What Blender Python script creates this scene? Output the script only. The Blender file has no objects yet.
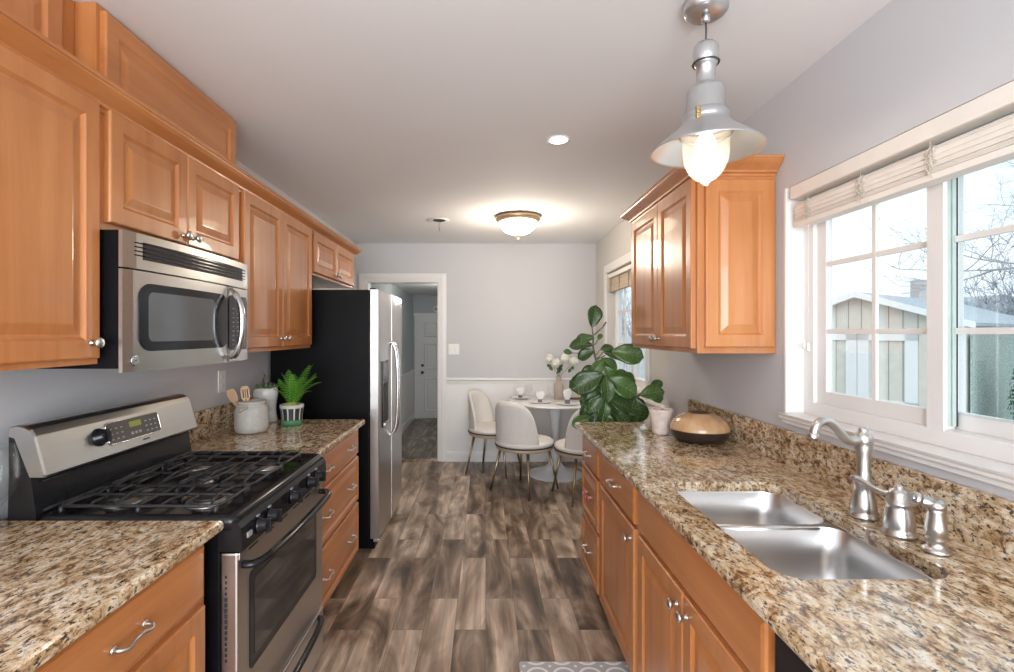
import bpy, bmesh, math, random
from mathutils import Vector, Matrix
random.seed(7)
PI = math.pi
S = bpy.context.scene
COL = S.collection

# ------------------------------------------------------------------ camera
W_, H_ = 1014.0, 672.0
F_PX = 500.0
cam_d = bpy.data.cameras.new('camera')
cam = bpy.data.objects.new('camera', cam_d); COL.objects.link(cam)
cam.location = (0, 0, 1.443)
cam.rotation_euler = (PI / 2, 0, 0)
cam_d.sensor_width = 36.0
cam_d.lens = 36.0 * F_PX / W_
cam_d.shift_x = (507 - 485) / W_
cam_d.shift_y = -(336 - 333.5) / W_
cam_d.clip_start = 0.02
S.camera = cam

# ------------------------------------------------------------------ colour management
S.view_settings.view_transform = 'Standard'
S.view_settings.look = 'None'
S.view_settings.exposure = 0.42
S.view_settings.gamma = 1.0
S.view_settings.use_curve_mapping = False
S.cycles.use_denoising = True
S.cycles.max_bounces = 10
S.cycles.diffuse_bounces = 5
S.cycles.sample_clamp_indirect = 4.0
S.cycles.caustics_reflective = False
S.cycles.caustics_refractive = False

# ------------------------------------------------------------------ sky (overcast)
wd = bpy.data.worlds.new('overcast_sky'); S.world = wd; wd.use_nodes = True
nt = wd.node_tree; nt.nodes.clear()
wo = nt.nodes.new('ShaderNodeOutputWorld'); bg = nt.nodes.new('ShaderNodeBackground')
tc = nt.nodes.new('ShaderNodeTexCoord'); nz = nt.nodes.new('ShaderNodeTexNoise')
cr = nt.nodes.new('ShaderNodeValToRGB')
nz.inputs['Scale'].default_value = 2.2; nz.inputs['Detail'].default_value = 4
cr.color_ramp.elements[0].position = 0.35; cr.color_ramp.elements[0].color = (0.72, 0.86, 1.0, 1)
cr.color_ramp.elements[1].position = 0.6; cr.color_ramp.elements[1].color = (1.0, 1.0, 1.0, 1)
nt.links.new(tc.outputs['Generated'], nz.inputs['Vector'])
nt.links.new(nz.outputs['Fac'], cr.inputs['Fac'])
nt.links.new(cr.outputs['Color'], bg.inputs['Color'])
bg.inputs['Strength'].default_value = 1.2
nt.links.new(bg.outputs[0], wo.inputs['Surface'])


def area(name, loc, rot, sx, sy, energy, color, portal=False):
    d = bpy.data.lights.new(name, 'AREA'); d.shape = 'RECTANGLE'; d.size = sx; d.size_y = sy
    d.energy = energy; d.color = color
    if portal: d.cycles.is_portal = True
    o = bpy.data.objects.new(name, d); COL.objects.link(o); o.location = loc; o.rotation_euler = rot
    return o


# soft daylight from the overcast sky on the window side
sd = bpy.data.lights.new('soft_daylight', 'SUN'); sd.energy = 1.5; sd.angle = math.radians(60); sd.color = (0.86, 0.93, 1.0)
so = bpy.data.objects.new('soft_daylight', sd); COL.objects.link(so)
so.rotation_euler = Vector((-.25, -.75, 1.0)).to_track_quat('Z', 'Y').to_euler()
# added fill light behind the camera, tilted up to brighten the ceiling
area('rear_fill_light', (-0.1, -2.1, 1.35), (math.radians(112), 0, 0), 2.3, 2.0, 125, (0.93, 0.965, 1.0))
# portals over the two windows
area('window_portal', (1.44, 1.49, 1.58), (0, PI / 2, 0), 0.92, 1.13, 1, (1, 1, 1), True)
area('nook_portal', (1.47, 4.5, 1.5), (0, PI / 2, 0), 1.2, 1.3, 1, (1, 1, 1), True)


# ------------------------------------------------------------------ material helpers
def new_mat(name, rough=0.5, metal=0.0, color=(0.8, 0.8, 0.8), spec=0.5, coat=0.0):
    m = bpy.data.materials.new(name); m.use_nodes = True
    b = m.node_tree.nodes['Principled BSDF']
    b.inputs['Base Color'].default_value = (*color, 1)
    b.inputs['Roughness'].default_value = rough
    b.inputs['Metallic'].default_value = metal
    b.inputs['Specular IOR Level'].default_value = spec
    b.inputs['Coat Weight'].default_value = coat
    return m


def N(m, t, **kw):
    n = m.node_tree.nodes.new('ShaderNode' + t)
    for k, v in kw.items(): n.inputs[k].default_value = v
    return n


def L(m, a, b): m.node_tree.links.new(a, b)
def BS(m): return m.node_tree.nodes['Principled BSDF']


def coords(m, scale=(1, 1, 1), obj=True, rnd=False, rot=(0, 0, 0)):
    t = N(m, 'TexCoord'); mp = N(m, 'Mapping')
    mp.inputs['Scale'].default_value = scale; mp.inputs['Rotation'].default_value = rot
    L(m, t.outputs['Object'], mp.inputs['Vector'])
    if rnd:
        oi = N(m, 'ObjectInfo'); mu = m.node_tree.nodes.new('ShaderNodeMath'); mu.operation = 'MULTIPLY'
        mu.inputs[1].default_value = 37.0
        L(m, oi.outputs['Random'], mu.inputs[0]); L(m, mu.outputs[0], mp.inputs['Location'])
    return mp.outputs['Vector']


def ramp(m, fac, stops):
    r = N(m, 'ValToRGB'); e = r.color_ramp.elements
    while len(e) < len(stops): e.new(0.5)
    for i, (p, c) in enumerate(stops):
        e[i].position = p; e[i].color = (*c, 1)
    L(m, fac, r.inputs['Fac']); return r.outputs['Color']


def bump(m, h, strength=0.2, dist=0.01):
    b = N(m, 'Bump'); b.inputs['Strength'].default_value = strength; b.inputs['Distance'].default_value = dist
    L(m, h, b.inputs['Height']); L(m, b.outputs['Normal'], BS(m).inputs['Normal'])


def mixc(m, a, b, fac, mode='MIX'):
    n = m.node_tree.nodes.new('ShaderNodeMix'); n.data_type = 'RGBA'; n.blend_type = mode
    for s, v in ((n.inputs[6], a), (n.inputs[7], b)):
        if isinstance(v, tuple): s.default_value = (*v, 1)
        else: L(m, v, s)
    if isinstance(fac, float): n.inputs[0].default_value = fac
    else: L(m, fac, n.inputs[0])
    return n.outputs[2]


def plain(name, color, rough=0.5, metal=0.0, var=0.04, scale=6.0, coat=0.0):
    """a nearly even colour with slight procedural variation"""
    m = new_mat(name, rough, metal, color, coat=coat)
    nz = N(m, 'TexNoise', Scale=scale, Detail=3.0)
    L(m, coords(m), nz.inputs['Vector'])
    a = tuple(max(0, c * (1 - var)) for c in color); b = tuple(min(1, c * (1 + var)) for c in color)
    L(m, ramp(m, nz.outputs['Fac'], [(0.3, a), (0.7, b)]), BS(m).inputs['Base Color'])
    return m


def wood(name, dark, mid, light, axis, rough=0.3, coat=0.25):
    m = new_mat(name, rough, coat=coat)
    sc = [14, 14, 14]; sc[axis] = 1.0
    v = coords(m, tuple(sc), rnd=True)
    n1 = N(m, 'TexNoise', Scale=1.0, Detail=6.0, Roughness=0.6, Distortion=0.4); L(m, v, n1.inputs['Vector'])
    v2 = coords(m, (2.2, 2.2, 2.2), rnd=True)
    n2 = N(m, 'TexNoise', Scale=1.0, Detail=2.0); L(m, v2, n2.inputs['Vector'])
    c1 = ramp(m, n1.outputs['Fac'], [(0.25, dark), (0.5, mid), (0.78, light)])
    c2 = ramp(m, n2.outputs['Fac'], [(0.3, (0.84, 0.82, 0.80)), (0.7, (1.0, 1.0, 1.0))])
    L(m, mixc(m, c1, c2, 1.0, 'MULTIPLY'), BS(m).inputs['Base Color'])
    return m


M = {}
WD, WM, WL = (0.44, 0.152, 0.044), (0.545, 0.216, 0.070), (0.62, 0.274, 0.10)
M['wood_z'] = wood('maple_upright_grain', WD, WM, WL, 2)
M['wood_y'] = wood('maple_level_grain', WD, WM, WL, 1)
M['spoon'] = wood('pale_beech', (0.5, 0.3, 0.15), (0.6, 0.38, 0.2), (0.68, 0.46, 0.27), 2, 0.6, 0)
M['wall'] = plain('grey_wall_paint', (0.60, 0.60, 0.62), 0.7, var=0.015, scale=1.5)
M['wall_nook'] = plain('nook_wall_warm_lit', (0.62, 0.60, 0.57), 0.7, var=0.015, scale=1.5)  # warm nook light put into the grey wall colour
M['hall_wall'] = plain('hall_wall_paint', (0.50, 0.54, 0.55), 0.7, var=0.02, scale=1.5)
M['ceiling'] = plain('ceiling_paint', (0.83, 0.825, 0.83), 0.8, var=0.02, scale=1.2)
M['trim'] = plain('white_trim_paint', (0.82, 0.81, 0.80), 0.35, var=0.01)
M['vinyl'] = plain('white_window_vinyl', (0.80, 0.785, 0.77), 0.35, var=0.01)
M['alu'] = plain('pale_green_sash_metal', (0.47, 0.56, 0.53), 0.4, var=0.05, scale=20)
M['dark_gap'] = plain('dark_rubber', (0.02, 0.02, 0.022), 0.6)
M['black'] = plain('black_enamel', (0.012, 0.012, 0.014), 0.16, var=0.1)
M['black_matte'] = plain('black_textured_steel', (0.004, 0.004, 0.005), 0.45, var=0.1, scale=60)
BS(M['black_matte']).inputs['Specular IOR Level'].default_value = 0.12
BS(M['black']).inputs['Specular IOR Level'].default_value = 0.3
M['iron'] = plain('cast_iron', (0.022, 0.022, 0.024), 0.38, var=0.2, scale=40)
M['dark_glass'] = plain('dark_oven_glass', (0.03, 0.031, 0.034), 0.05, var=0.1)
M['nickel'] = plain('satin_nickel', (0.58, 0.565, 0.545), 0.32, 1.0)
M['chrome'] = plain('chrome', (0.66, 0.66, 0.67), 0.22, 1.0)
M['alu_paint'] = plain('silver_lamp_paint', (0.60, 0.61, 0.62), 0.28, 0.85)
M['gold'] = plain('brushed_brass', (0.42, 0.33, 0.20), 0.32, 1.0)
M['ring'] = plain('tan_seat_band', (0.52, 0.41, 0.29), 0.45, 0.1)
M['boucle'] = plain('cream_boucle', (0.76, 0.73, 0.69), 0.9, var=0.05, scale=120)
M['pipe'] = plain('dark_piping', (0.045, 0.028, 0.024), 0.6)
M['white_gloss'] = plain('white_lacquer', (0.80, 0.80, 0.80), 0.15, var=0.01)
M['bluewhite'] = plain('pale_lacquered_metal', (0.74, 0.77, 0.80), 0.25, var=0.02)
M['ceramic'] = plain('white_ceramic', (0.78, 0.77, 0.75), 0.3, var=0.02)
M['taupe'] = plain('taupe_ceramic', (0.42, 0.36, 0.29), 0.55, var=0.08, scale=30)
M['plastic'] = plain('white_plastic', (0.85, 0.84, 0.81), 0.35, var=0.01)
M['brown'] = plain('dark_brown_wood', (0.10, 0.055, 0.035), 0.45, var=0.2)
M['lamp_tan'] = plain('brushed_bronze', (0.45, 0.33, 0.20), 0.35, 0.6)
M['red'] = plain('red_plastic', (0.75, 0.03, 0.02), 0.35)
M['bark'] = plain('grey_bark', (0.20, 0.155, 0.12), 0.9, var=0.25, scale=40)
M['twig'] = plain('winter_twigs', (0.38, 0.40, 0.44), 0.9, var=0.3, scale=30)
M['soil'] = plain('potting_soil', (0.05, 0.035, 0.025), 0.95, var=0.3, scale=80)
M['ground'] = plain('wet_paving', (0.42, 0.43, 0.42), 0.8, var=0.2, scale=2)
M['siding'] = plain('tan_siding', (0.66, 0.62, 0.55), 0.8, var=0.05, scale=8)
M['stucco'] = plain('green_grey_stucco', (0.33, 0.39, 0.36), 0.95, var=0.3, scale=30)
M['shingle'] = plain('grey_roof_shingle', (0.34, 0.38, 0.42), 0.9, var=0.25, scale=24)
M['label_dark'] = plain('dark_print', (0.05, 0.05, 0.055), 0.4)
M['key'] = plain('pale_key_print', (0.30, 0.31, 0.33), 0.4)
M['grille_strip'] = plain('red_brown_liner', (0.25, 0.11, 0.08), 0.5)


def brushed(name, color, axis, rough=0.31):
    m = new_mat(name, rough, 1.0, color)
    sc = [160, 160, 160]; sc[axis] = 1.2
    nz = N(m, 'TexNoise', Scale=1.0, Detail=3.0); L(m, coords(m, tuple(sc)), nz.inputs['Vector'])
    a = tuple(c * 0.97 for c in color); b = tuple(min(1, c * 1.02) for c in color)
    L(m, ramp(m, nz.outputs['Fac'], [(0.3, a), (0.7, b)]), BS(m).inputs['Base Color'])
    return m


M['steel_y'] = brushed('stainless_level_brush', (0.50, 0.49, 0.475), 1)
M['steel_z'] = brushed('stainless_upright_brush', (0.55, 0.54, 0.53), 2, 0.3)
M['sink'] = brushed('sink_stainless', (0.66, 0.66, 0.66), 1, 0.3)


def emit(name, color, strength):
    m = new_mat(name, 0.4, color=color)
    BS(m).inputs['Emission Color'].default_value = (*color, 1)
    BS(m).inputs['Emission Strength'].default_value = strength
    return m


M['lamp_glass'] = emit('lit_alabaster_glass', (1.0, 0.86, 0.66), 5.0)
M['lamp_bulb'] = emit('lit_bulb', (1.0, 0.86, 0.66), 7.0)
M['downlight'] = emit('lit_downlight_lens', (1.0, 0.90, 0.76), 26.0)
M['lcd'] = emit('green_display', (0.18, 0.21, 0.02), 0.25)


def clear_glass(name, tint=(1, 1, 1), gloss=0.08, rough=0.02):
    m = bpy.data.materials.new(name); m.use_nodes = True
    t = m.node_tree; t.nodes.clear()
    o = t.nodes.new('ShaderNodeOutputMaterial'); mx = t.nodes.new('ShaderNodeMixShader')
    tr = t.nodes.new('ShaderNodeBsdfTransparent'); gl = t.nodes.new('ShaderNodeBsdfGlossy')
    lw = t.nodes.new('ShaderNodeLayerWeight'); lw.inputs['Blend'].default_value = 0.35
    mp = t.nodes.new('ShaderNodeMapRange'); mp.inputs[3].default_value = gloss * 0.5; mp.inputs[4].default_value = min(1, gloss * 7)
    tr.inputs['Color'].default_value = (*tint, 1); gl.inputs['Roughness'].default_value = rough
    t.links.new(lw.outputs['Facing'], mp.inputs[0]); t.links.new(mp.outputs[0], mx.inputs[0])
    t.links.new(tr.outputs[0], mx.inputs[1]); t.links.new(gl.outputs[0], mx.inputs[2]); t.links.new(mx.outputs[0], o.inputs[0])
    return m


M['pane'] = clear_glass('window_pane', (0.93, 0.975, 0.985), 0.04)
M['drink_glass'] = clear_glass('clear_drinking_glass', (0.975, 0.985, 0.985), 0.02)
def frosted(name):
    m = bpy.data.materials.new(name); m.use_nodes = True
    t = m.node_tree; t.nodes.clear()
    o = t.nodes.new('ShaderNodeOutputMaterial'); a = t.nodes.new('ShaderNodeMixShader'); b = t.nodes.new('ShaderNodeMixShader')
    tr = t.nodes.new('ShaderNodeBsdfTransparent'); tl = t.nodes.new('ShaderNodeBsdfTranslucent'); gl = t.nodes.new('ShaderNodeBsdfGlossy')
    tl.inputs['Color'].default_value = (.95, .93, .9, 1); gl.inputs['Roughness'].default_value = .1
    a.inputs[0].default_value = .09; b.inputs[0].default_value = .08
    t.links.new(tr.outputs[0], a.inputs[1]); t.links.new(tl.outputs[0], a.inputs[2])
    t.links.new(a.outputs[0], b.inputs[1]); t.links.new(gl.outputs[0], b.inputs[2]); t.links.new(b.outputs[0], o.inputs[0])
    return m


M['globe'] = frosted('ribbed_frosted_globe')


def granite():
    m = new_mat('gold_brown_granite', 0.10, spec=0.5, coat=0.25)
    BS(m).inputs['Coat Roughness'].default_value = 0.04; BS(m).inputs['Coat IOR'].default_value = 1.5
    v = coords(m, (1, 1, 1))
    # soft stretched clouds
    ro = (0, 0, -0.3)
    n0 = N(m, 'TexNoise', Scale=1.0, Detail=6.0, Roughness=0.7, Distortion=0.6); L(m, coords(m, (44, 24, 38), rot=ro), n0.inputs['Vector'])
    base = ramp(m, n0.outputs['Fac'], [(0.33, (0.06, 0.035, 0.022)), (0.41, (0.28, 0.165, 0.085)), (0.47, (0.50, 0.36, 0.215)), (0.54, (0.66, 0.55, 0.40)), (0.66, (0.76, 0.73, 0.66))])
    n3 = N(m, 'TexNoise', Scale=5.0, Detail=2.0); L(m, v, n3.inputs['Vector'])
    big = ramp(m, n3.outputs['Fac'], [(0.35, (0.86, 0.80, 0.70)), (0.65, (1.12, 1.12, 1.12))])
    c = mixc(m, base, big, 1.0, 'MULTIPLY')
    vo = N(m, 'TexVoronoi', Scale=1.0, Randomness=1.0); L(m, coords(m, (150, 85, 130), rot=ro), vo.inputs['Vector'])
    gr = ramp(m, vo.outputs['Color'], [(0.0, (0.62, 0.56, 0.5)), (0.5, (1.0, 0.97, 0.94)), (1.0, (1.2, 1.17, 1.13))])
    c = mixc(m, c, gr, 0.6, 'MULTIPLY')
    n1 = N(m, 'TexNoise', Scale=1.0, Detail=4.0, Roughness=0.7); L(m, coords(m, (120, 60, 100), rot=ro), n1.inputs['Vector'])
    fd = ramp(m, n1.outputs['Fac'], [(0.40, (.95, .95, .95)), (0.46, (0, 0, 0))])
    c = mixc(m, c, (0.045, 0.032, 0.028), fd)
    L(m, c, BS(m).inputs['Base Color'])
    return m


M['granite'] = granite()


def plank_floor(name, tint=(1, 1, 1)):
    m = new_mat(name, 0.33, spec=0.4)
    v = coords(m, (1, 1, 1), rot=(0, 0, PI / 2))
    br = N(m, 'TexBrick'); br.offset = 0.37; br.offset_frequency = 2
    br.inputs['Color1'].default_value = (0, 0, 0, 1); br.inputs['Color2'].default_value = (1, 1, 1, 1); br.inputs['Mortar'].default_value = (0.5, 0.5, 0.5, 1)
    br.inputs['Scale'].default_value = 1.0; br.inputs['Brick Width'].default_value = 0.78; br.inputs['Row Height'].default_value = 0.152
    br.inputs['Mortar Size'].default_value = 0.0012; br.inputs['Bias'].default_value = 0.0
    L(m, v, br.inputs['Vector'])
    tc = N(m, 'TexCoord')
    sep = m.node_tree.nodes.new('ShaderNodeVectorMath'); sep.operation = 'MULTIPLY_ADD'
    sep.inputs[1].default_value = (6.0, 1.5, 1.0)
    mu = m.node_tree.nodes.new('ShaderNodeVectorMath'); mu.operation = 'SCALE'; mu.inputs['Scale'].default_value = 41.0
    L(m, br.outputs['Color'], mu.inputs[0]); L(m, tc.outputs['Object'], sep.inputs[0]); L(m, mu.outputs[0], sep.inputs[2])
    n1 = N(m, 'TexNoise', Scale=0.75, Detail=5.0, Roughness=0.55, Distortion=1.6); L(m, sep.outputs[0], n1.inputs['Vector'])
    c = ramp(m, n1.outputs['Fac'], [(0.33, (0.075, 0.050, 0.036)), (0.43, (0.20, 0.14, 0.098)), (0.52, (0.33, 0.245, 0.18)), (0.64, (0.52, 0.42, 0.335))])
    # wavy grain
    wv = N(m, 'TexWave', Scale=0.55, Distortion=9.0, Detail=2.5); wv.inputs['Detail Scale'].default_value = 0.8
    L(m, sep.outputs[0], wv.inputs['Vector'])
    g = ramp(m, wv.outputs['Fac'], [(0.0, (0.78, 0.77, 0.75)), (0.5, (1.0, 1.0, 1.0)), (0.9, (1.12, 1.12, 1.12)), (1.0, (1.3, 1.29, 1.27))])
    c = mixc(m, c, g, 0.8, 'MULTIPLY')
    fs_ = m.node_tree.nodes.new('ShaderNodeVectorMath'); fs_.operation = 'MULTIPLY_ADD'; fs_.inputs[1].default_value = (70, 3.2, 1)
    L(m, tc.outputs['Object'], fs_.inputs[0]); L(m, mu.outputs[0], fs_.inputs[2])
    n4 = N(m, 'TexNoise', Scale=1.0, Detail=3.0, Distortion=0.6); L(m, fs_.outputs[0], n4.inputs['Vector'])
    c = mixc(m, c, ramp(m, n4.outputs['Fac'], [(.3, (.80, .79, .78)), (.5, (1, 1, 1)), (.72, (1.22, 1.21, 1.2))]), .8, 'MULTIPLY')
    n5 = N(m, 'TexNoise', Scale=3.2, Detail=2.0); L(m, coords(m, (1.6, 1, 1)), n5.inputs['Vector'])
    c = mixc(m, c, ramp(m, n5.outputs['Fac'], [(.32, (.62, .58, .55)), (.42, (1, 1, 1))]), .8, 'MULTIPLY')
    bw = ramp(m, br.outputs['Color'], [(0.0, (0.70, 0.67, 0.65)), (0.4, (0.98, 0.95, 0.92)), (1.0, (1.25, 1.26, 1.27))])
    c = mixc(m, c, bw, 0.9, 'MULTIPLY')
    c = mixc(m, c, (0.13, 0.10, 0.08), br.outputs['Fac'])
    c = mixc(m, c, tint, 1.0, 'MULTIPLY')
    L(m, c, BS(m).inputs['Base Color'])
    return m


M['floor'] = plank_floor('wood_look_plank')
M['hall_floor'] = plank_floor('grey_hall_plank', (0.62, 0.68, 0.72))


def leaf_mat(name, c0, c1, sc=8.0, rough=0.35):
    m = new_mat(name, rough)
    oi = N(m, 'ObjectInfo'); nz = N(m, 'TexNoise', Scale=sc, Detail=2.0); L(m, coords(m, rnd=True), nz.inputs['Vector'])
    a = mixc(m, c0, c1, nz.outputs['Fac'])
    br = ramp(m, oi.outputs['Random'], [(0.0, (0.6, 0.65, 0.6)), (0.6, (1.0, 1.0, 1.0)), (1.0, (1.5, 1.45, 1.1))])
    L(m, mixc(m, a, br, 1.0, 'MULTIPLY'), BS(m).inputs['Base Color'])
    return m


M['fig_leaf'] = leaf_mat('fig_leaf_green', (0.022, 0.060, 0.016), (0.075, 0.155, 0.04))
M['fern'] = leaf_mat('fern_green', (0.05, 0.20, 0.02), (0.16, 0.42, 0.045))
M['vein'] = plain('leaf_vein', (0.24, 0.34, 0.13), 0.5)
M['ivy'] = leaf_mat('ivy_green', (0.03, 0.12, 0.06), (0.07, 0.22, 0.11), 3.0, 0.6)


# ------------------------------------------------------------------ mesh builder
def frame_from(d, up=(0, 0, 1)):
    d = Vector(d).normalized(); u = Vector(up)
    if abs(d.dot(u)) > 0.98: u = Vector((1, 0, 0))
    a = d.cross(u).normalized(); b = a.cross(d).normalized()
    return a, b, d


def wloc(o):
    v = Vector((0, 0, 0))
    while o is not None:
        v += Vector(o.location); o = o.parent
    return v


class MB:
    def __init__(s): s.v = []; s.f = []; s.sm = []; s.mi = []; s.cur = 0; s.nb = 0

    def mat(s, i): s.cur = i; return s

    def add(s, verts, faces, smooth=False):
        k = len(s.v); s.v += [tuple(p) for p in verts]
        for f in faces: s.f.append(tuple(k + i for i in f)); s.sm.append(smooth); s.mi.append(s.cur)
        return s

    def box(s, x0, x1, y0, y1, z0, z1, b=0.0):
        if x0 > x1: x0, x1 = x1, x0
        if y0 > y1: y0, y1 = y1, y0
        if z0 > z1: z0, z1 = z1, z0
        e = .00013 * s.nb if s.nb < 12 else .0; s.nb += 1      # never leave two faces in one plane
        x0 -= e; y0 -= e; z0 -= e; x1 += e; y1 += e; z1 += e
        b = min(b, (x1 - x0) * .49, (y1 - y0) * .49, (z1 - z0) * .49)
        if b <= 0:
            v = [(x, y, z) for z in (z0, z1) for y in (y0, y1) for x in (x0, x1)]
            return s.add(v, [(0, 2, 3, 1), (4, 5, 7, 6), (0, 1, 5, 4), (2, 6, 7, 3), (0, 4, 6, 2), (1, 3, 7, 5)])
        bm = bmesh.new(); bmesh.ops.create_cube(bm, size=1.0)
        for v in bm.verts:
            v.co = Vector(((x0 + x1) / 2 + v.co.x * (x1 - x0), (y0 + y1) / 2 + v.co.y * (y1 - y0), (z0 + z1) / 2 + v.co.z * (z1 - z0)))
        bmesh.ops.bevel(bm, geom=list(bm.edges), offset=b, segments=2, affect='EDGES', profile=0.6)
        return s.from_bm(bm)

    def from_bm(s, bm, smooth=False):
        bm.verts.index_update()
        s.add([v.co.copy() for v in bm.verts], [[v.index for v in f.verts] for f in bm.faces], smooth)
        bm.free(); return s

    def rings(s, rs, cap0=True, cap1=True, smooth=True, closed=False):
        """skin a list of rings with equal vertex counts"""
        n = len(rs[0]); k = len(s.v)
        vs = [p for r in rs for p in r]; fs = []
        for i in range(len(rs) - 1 + (1 if closed else 0)):
            a = i * n; b = ((i + 1) % len(rs)) * n
            for j in range(n):
                j2 = (j + 1) % n
                fs.append((a + j, a + j2, b + j2, b + j))
        s.add(vs, fs, smooth)
        c = []
        if not closed:
            if cap0: c.append(tuple(k + j for j in reversed(range(n))))
            if cap1: c.append(tuple(k + (len(rs) - 1) * n + j for j in range(n)))
        for q in c: s.f.append(q); s.sm.append(False); s.mi.append(s.cur)
        return s

    def tube(s, pts, r, n=10, closed=False, flat=1.0, up=(0, 0, 1)):
        pts = [Vector(p) for p in pts]; rr = r if isinstance(r, (list, tuple)) else [r] * len(pts)
        out = []; pa = None
        for i, p in enumerate(pts):
            if closed: d = pts[(i + 1) % len(pts)] - pts[i - 1]
            else: d = pts[min(i + 1, len(pts) - 1)] - pts[max(i - 1, 0)]
            if d.length < 1e-9: d = Vector((0, 0, 1))
            d.normalize()
            if pa is None: a, b, _ = frame_from(d, up)
            else:
                a = (pa - d * pa.dot(d)); a = a.normalized() if a.length > 1e-6 else frame_from(d, up)[0]; b = a.cross(d).normalized()
            pa = a
            out.append([p + a * (rr[i] * math.cos(2 * PI * j / n)) + b * (rr[i] * flat * math.sin(2 * PI * j / n)) for j in range(n)])
        return s.rings(out, closed=closed)

    def lathe(s, prof, c=(0, 0, 0), n=32, ax=(0, 0, 1), cap0=True, cap1=True, rfun=None):
        """prof = (radius, height) pairs"""
        a, b, d = frame_from(ax, (0, 1, 0)) if abs(Vector(ax).normalized().z) > 0.9 else frame_from(ax)
        c = Vector(c); out = []
        for r, h in prof:
            ring = []
            for j in range(n):
                t = 2 * PI * j / n; q = r * (rfun(t, h) if rfun else 1)
                ring.append(c + a * (q * math.cos(t)) + b * (q * math.sin(t)) + d * h)
            out.append(ring)
        return s.rings(out, cap0, cap1)

    def ball(s, c, r, n=12, sc=(1, 1, 1)):
        c = Vector(c); out = []
        for i in range(1, n):
            ph = PI * i / n
            out.append([c + Vector((r * sc[0] * math.sin(ph) * math.cos(2 * PI * j / n), r * sc[1] * math.sin(ph) * math.sin(2 * PI * j / n), -r * sc[2] * math.cos(ph))) for j in range(n)])
        return s.rings(out)

    def prism(s, poly, ext, org=(0, 0, 0), au=(1, 0, 0), av=(0, 0, 1), smooth=False):
        """poly of (u,v) extruded by vector ext"""
        o = Vector(org); U = Vector(au); V = Vector(av); E = Vector(ext)
        r0 = [o + U * p[0] + V * p[1] for p in poly]; r1 = [p + E for p in r0]
        return s.rings([r0, r1], smooth=smooth)

    def build(s, name, mat, parent=None, at=None, rz=0.0, level=True):
        me = bpy.data.meshes.new(name); o = bpy.data.objects.new(name, me); COL.objects.link(o)
        if parent is not None:
            o.parent = parent; off = wloc(parent)
        else:
            if at is None:
                xs = [p[0] for p in s.v]; ys = [p[1] for p in s.v]; zs = [p[2] for p in s.v]
                at = ((min(xs) + max(xs)) / 2, (min(ys) + max(ys)) / 2, min(zs))
            o.location = at; off = Vector(at)
        me.from_pydata([(p[0] - off.x, p[1] - off.y, p[2] - off.z) for p in s.v], [], s.f)
        ms = mat if isinstance(mat, (list, tuple)) else [mat]
        for m in ms: me.materials.append(M[m] if isinstance(m, str) else m)
        for i, p in enumerate(me.polygons): p.use_smooth = s.sm[i]; p.material_index = s.mi[i]
        bm = bmesh.new(); bm.from_mesh(me); bmesh.ops.recalc_face_normals(bm, faces=bm.faces); bm.to_mesh(me); bm.free()
        me.update()
        return o


def rrect(x0, x1, y0, y1, r, z=None, n=5):
    """rounded rectangle points, counter-clockwise"""
    out = []
    for cx, cy, a0 in ((x1 - r, y1 - r, 0), (x0 + r, y1 - r, PI / 2), (x0 + r, y0 + r, PI), (x1 - r, y0 + r, 1.5 * PI)):
        for i in range(n + 1):
            a = a0 + PI / 2 * i / n
            p = (cx + r * math.cos(a), cy + r * math.sin(a))
            out.append(p if z is None else (p[0], p[1], z))
    return out


def tag(o, label=None, cat=None, group=None, kind=None):
    if label: o['label'] = label
    if cat: o['category'] = cat
    if group: o['group'] = group
    if kind: o['kind'] = kind
    return o


def struct(o): o['kind'] = 'structure'; return o


def thing(name, label, cat, loc=(0, 0, 0), group=None):
    o = bpy.data.objects.new(name, None); COL.objects.link(o); o.location = loc; o.empty_display_size = 0.05
    return tag(o, label, cat, group)


def copy_tree(o, parent=None):
    kids = [c for c in o.children]
    c = o.copy(); COL.objects.link(c)
    if parent is not None: c.parent = parent
    for k in kids: copy_tree(k, c)
    return c


def spline(pts, k=6):
    """Catmull-Rom through points"""
    P = [Vector(p) for p in pts]; P = [P[0] * 2 - P[1]] + P + [P[-1] * 2 - P[-2]]; out = []
    for i in range(1, len(P) - 2):
        for j in range(k):
            t = j / k; a, b, c, d = P[i - 1], P[i], P[i + 1], P[i + 2]
            out.append(0.5 * ((2 * b) + (c - a) * t + (2 * a - 5 * b + 4 * c - d) * t * t + (3 * b - a - 3 * c + d) * t ** 3))
    out.append(P[-2]); return out


# ------------------------------------------------------------------ SETTING
XL, XR, XN, YB, YR, ZC = -1.45, 1.24, 1.255, 5.65, -2.3, 2.46
YSTEP = 3.40                      # where the kitchen wall ends and the nook wall begins

struct(MB().box(-2.2, 1.6, YR - .1, YB + .06, -0.12, 0).build('floor', 'floor'))
struct(MB().box(-2.2, 1.6, YR - .1, YB + .12, ZC, ZC + .12).build('ceiling', 'ceiling'))
struct(MB().box(XL - .12, XL, YR, YB + .12, 0, ZC).build('wall_left', 'wall'))
# rear room wall with an opening made up for the added fill light
struct(MB().box(XL - .1, -1.3, YR - .1, YR, 0, ZC).box(1.15, XR + .15, YR - .1, YR, 0, ZC).box(-1.3, 1.15, YR - .1, YR, 2.4, ZC).build('wall_rear', 'wall'))
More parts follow.
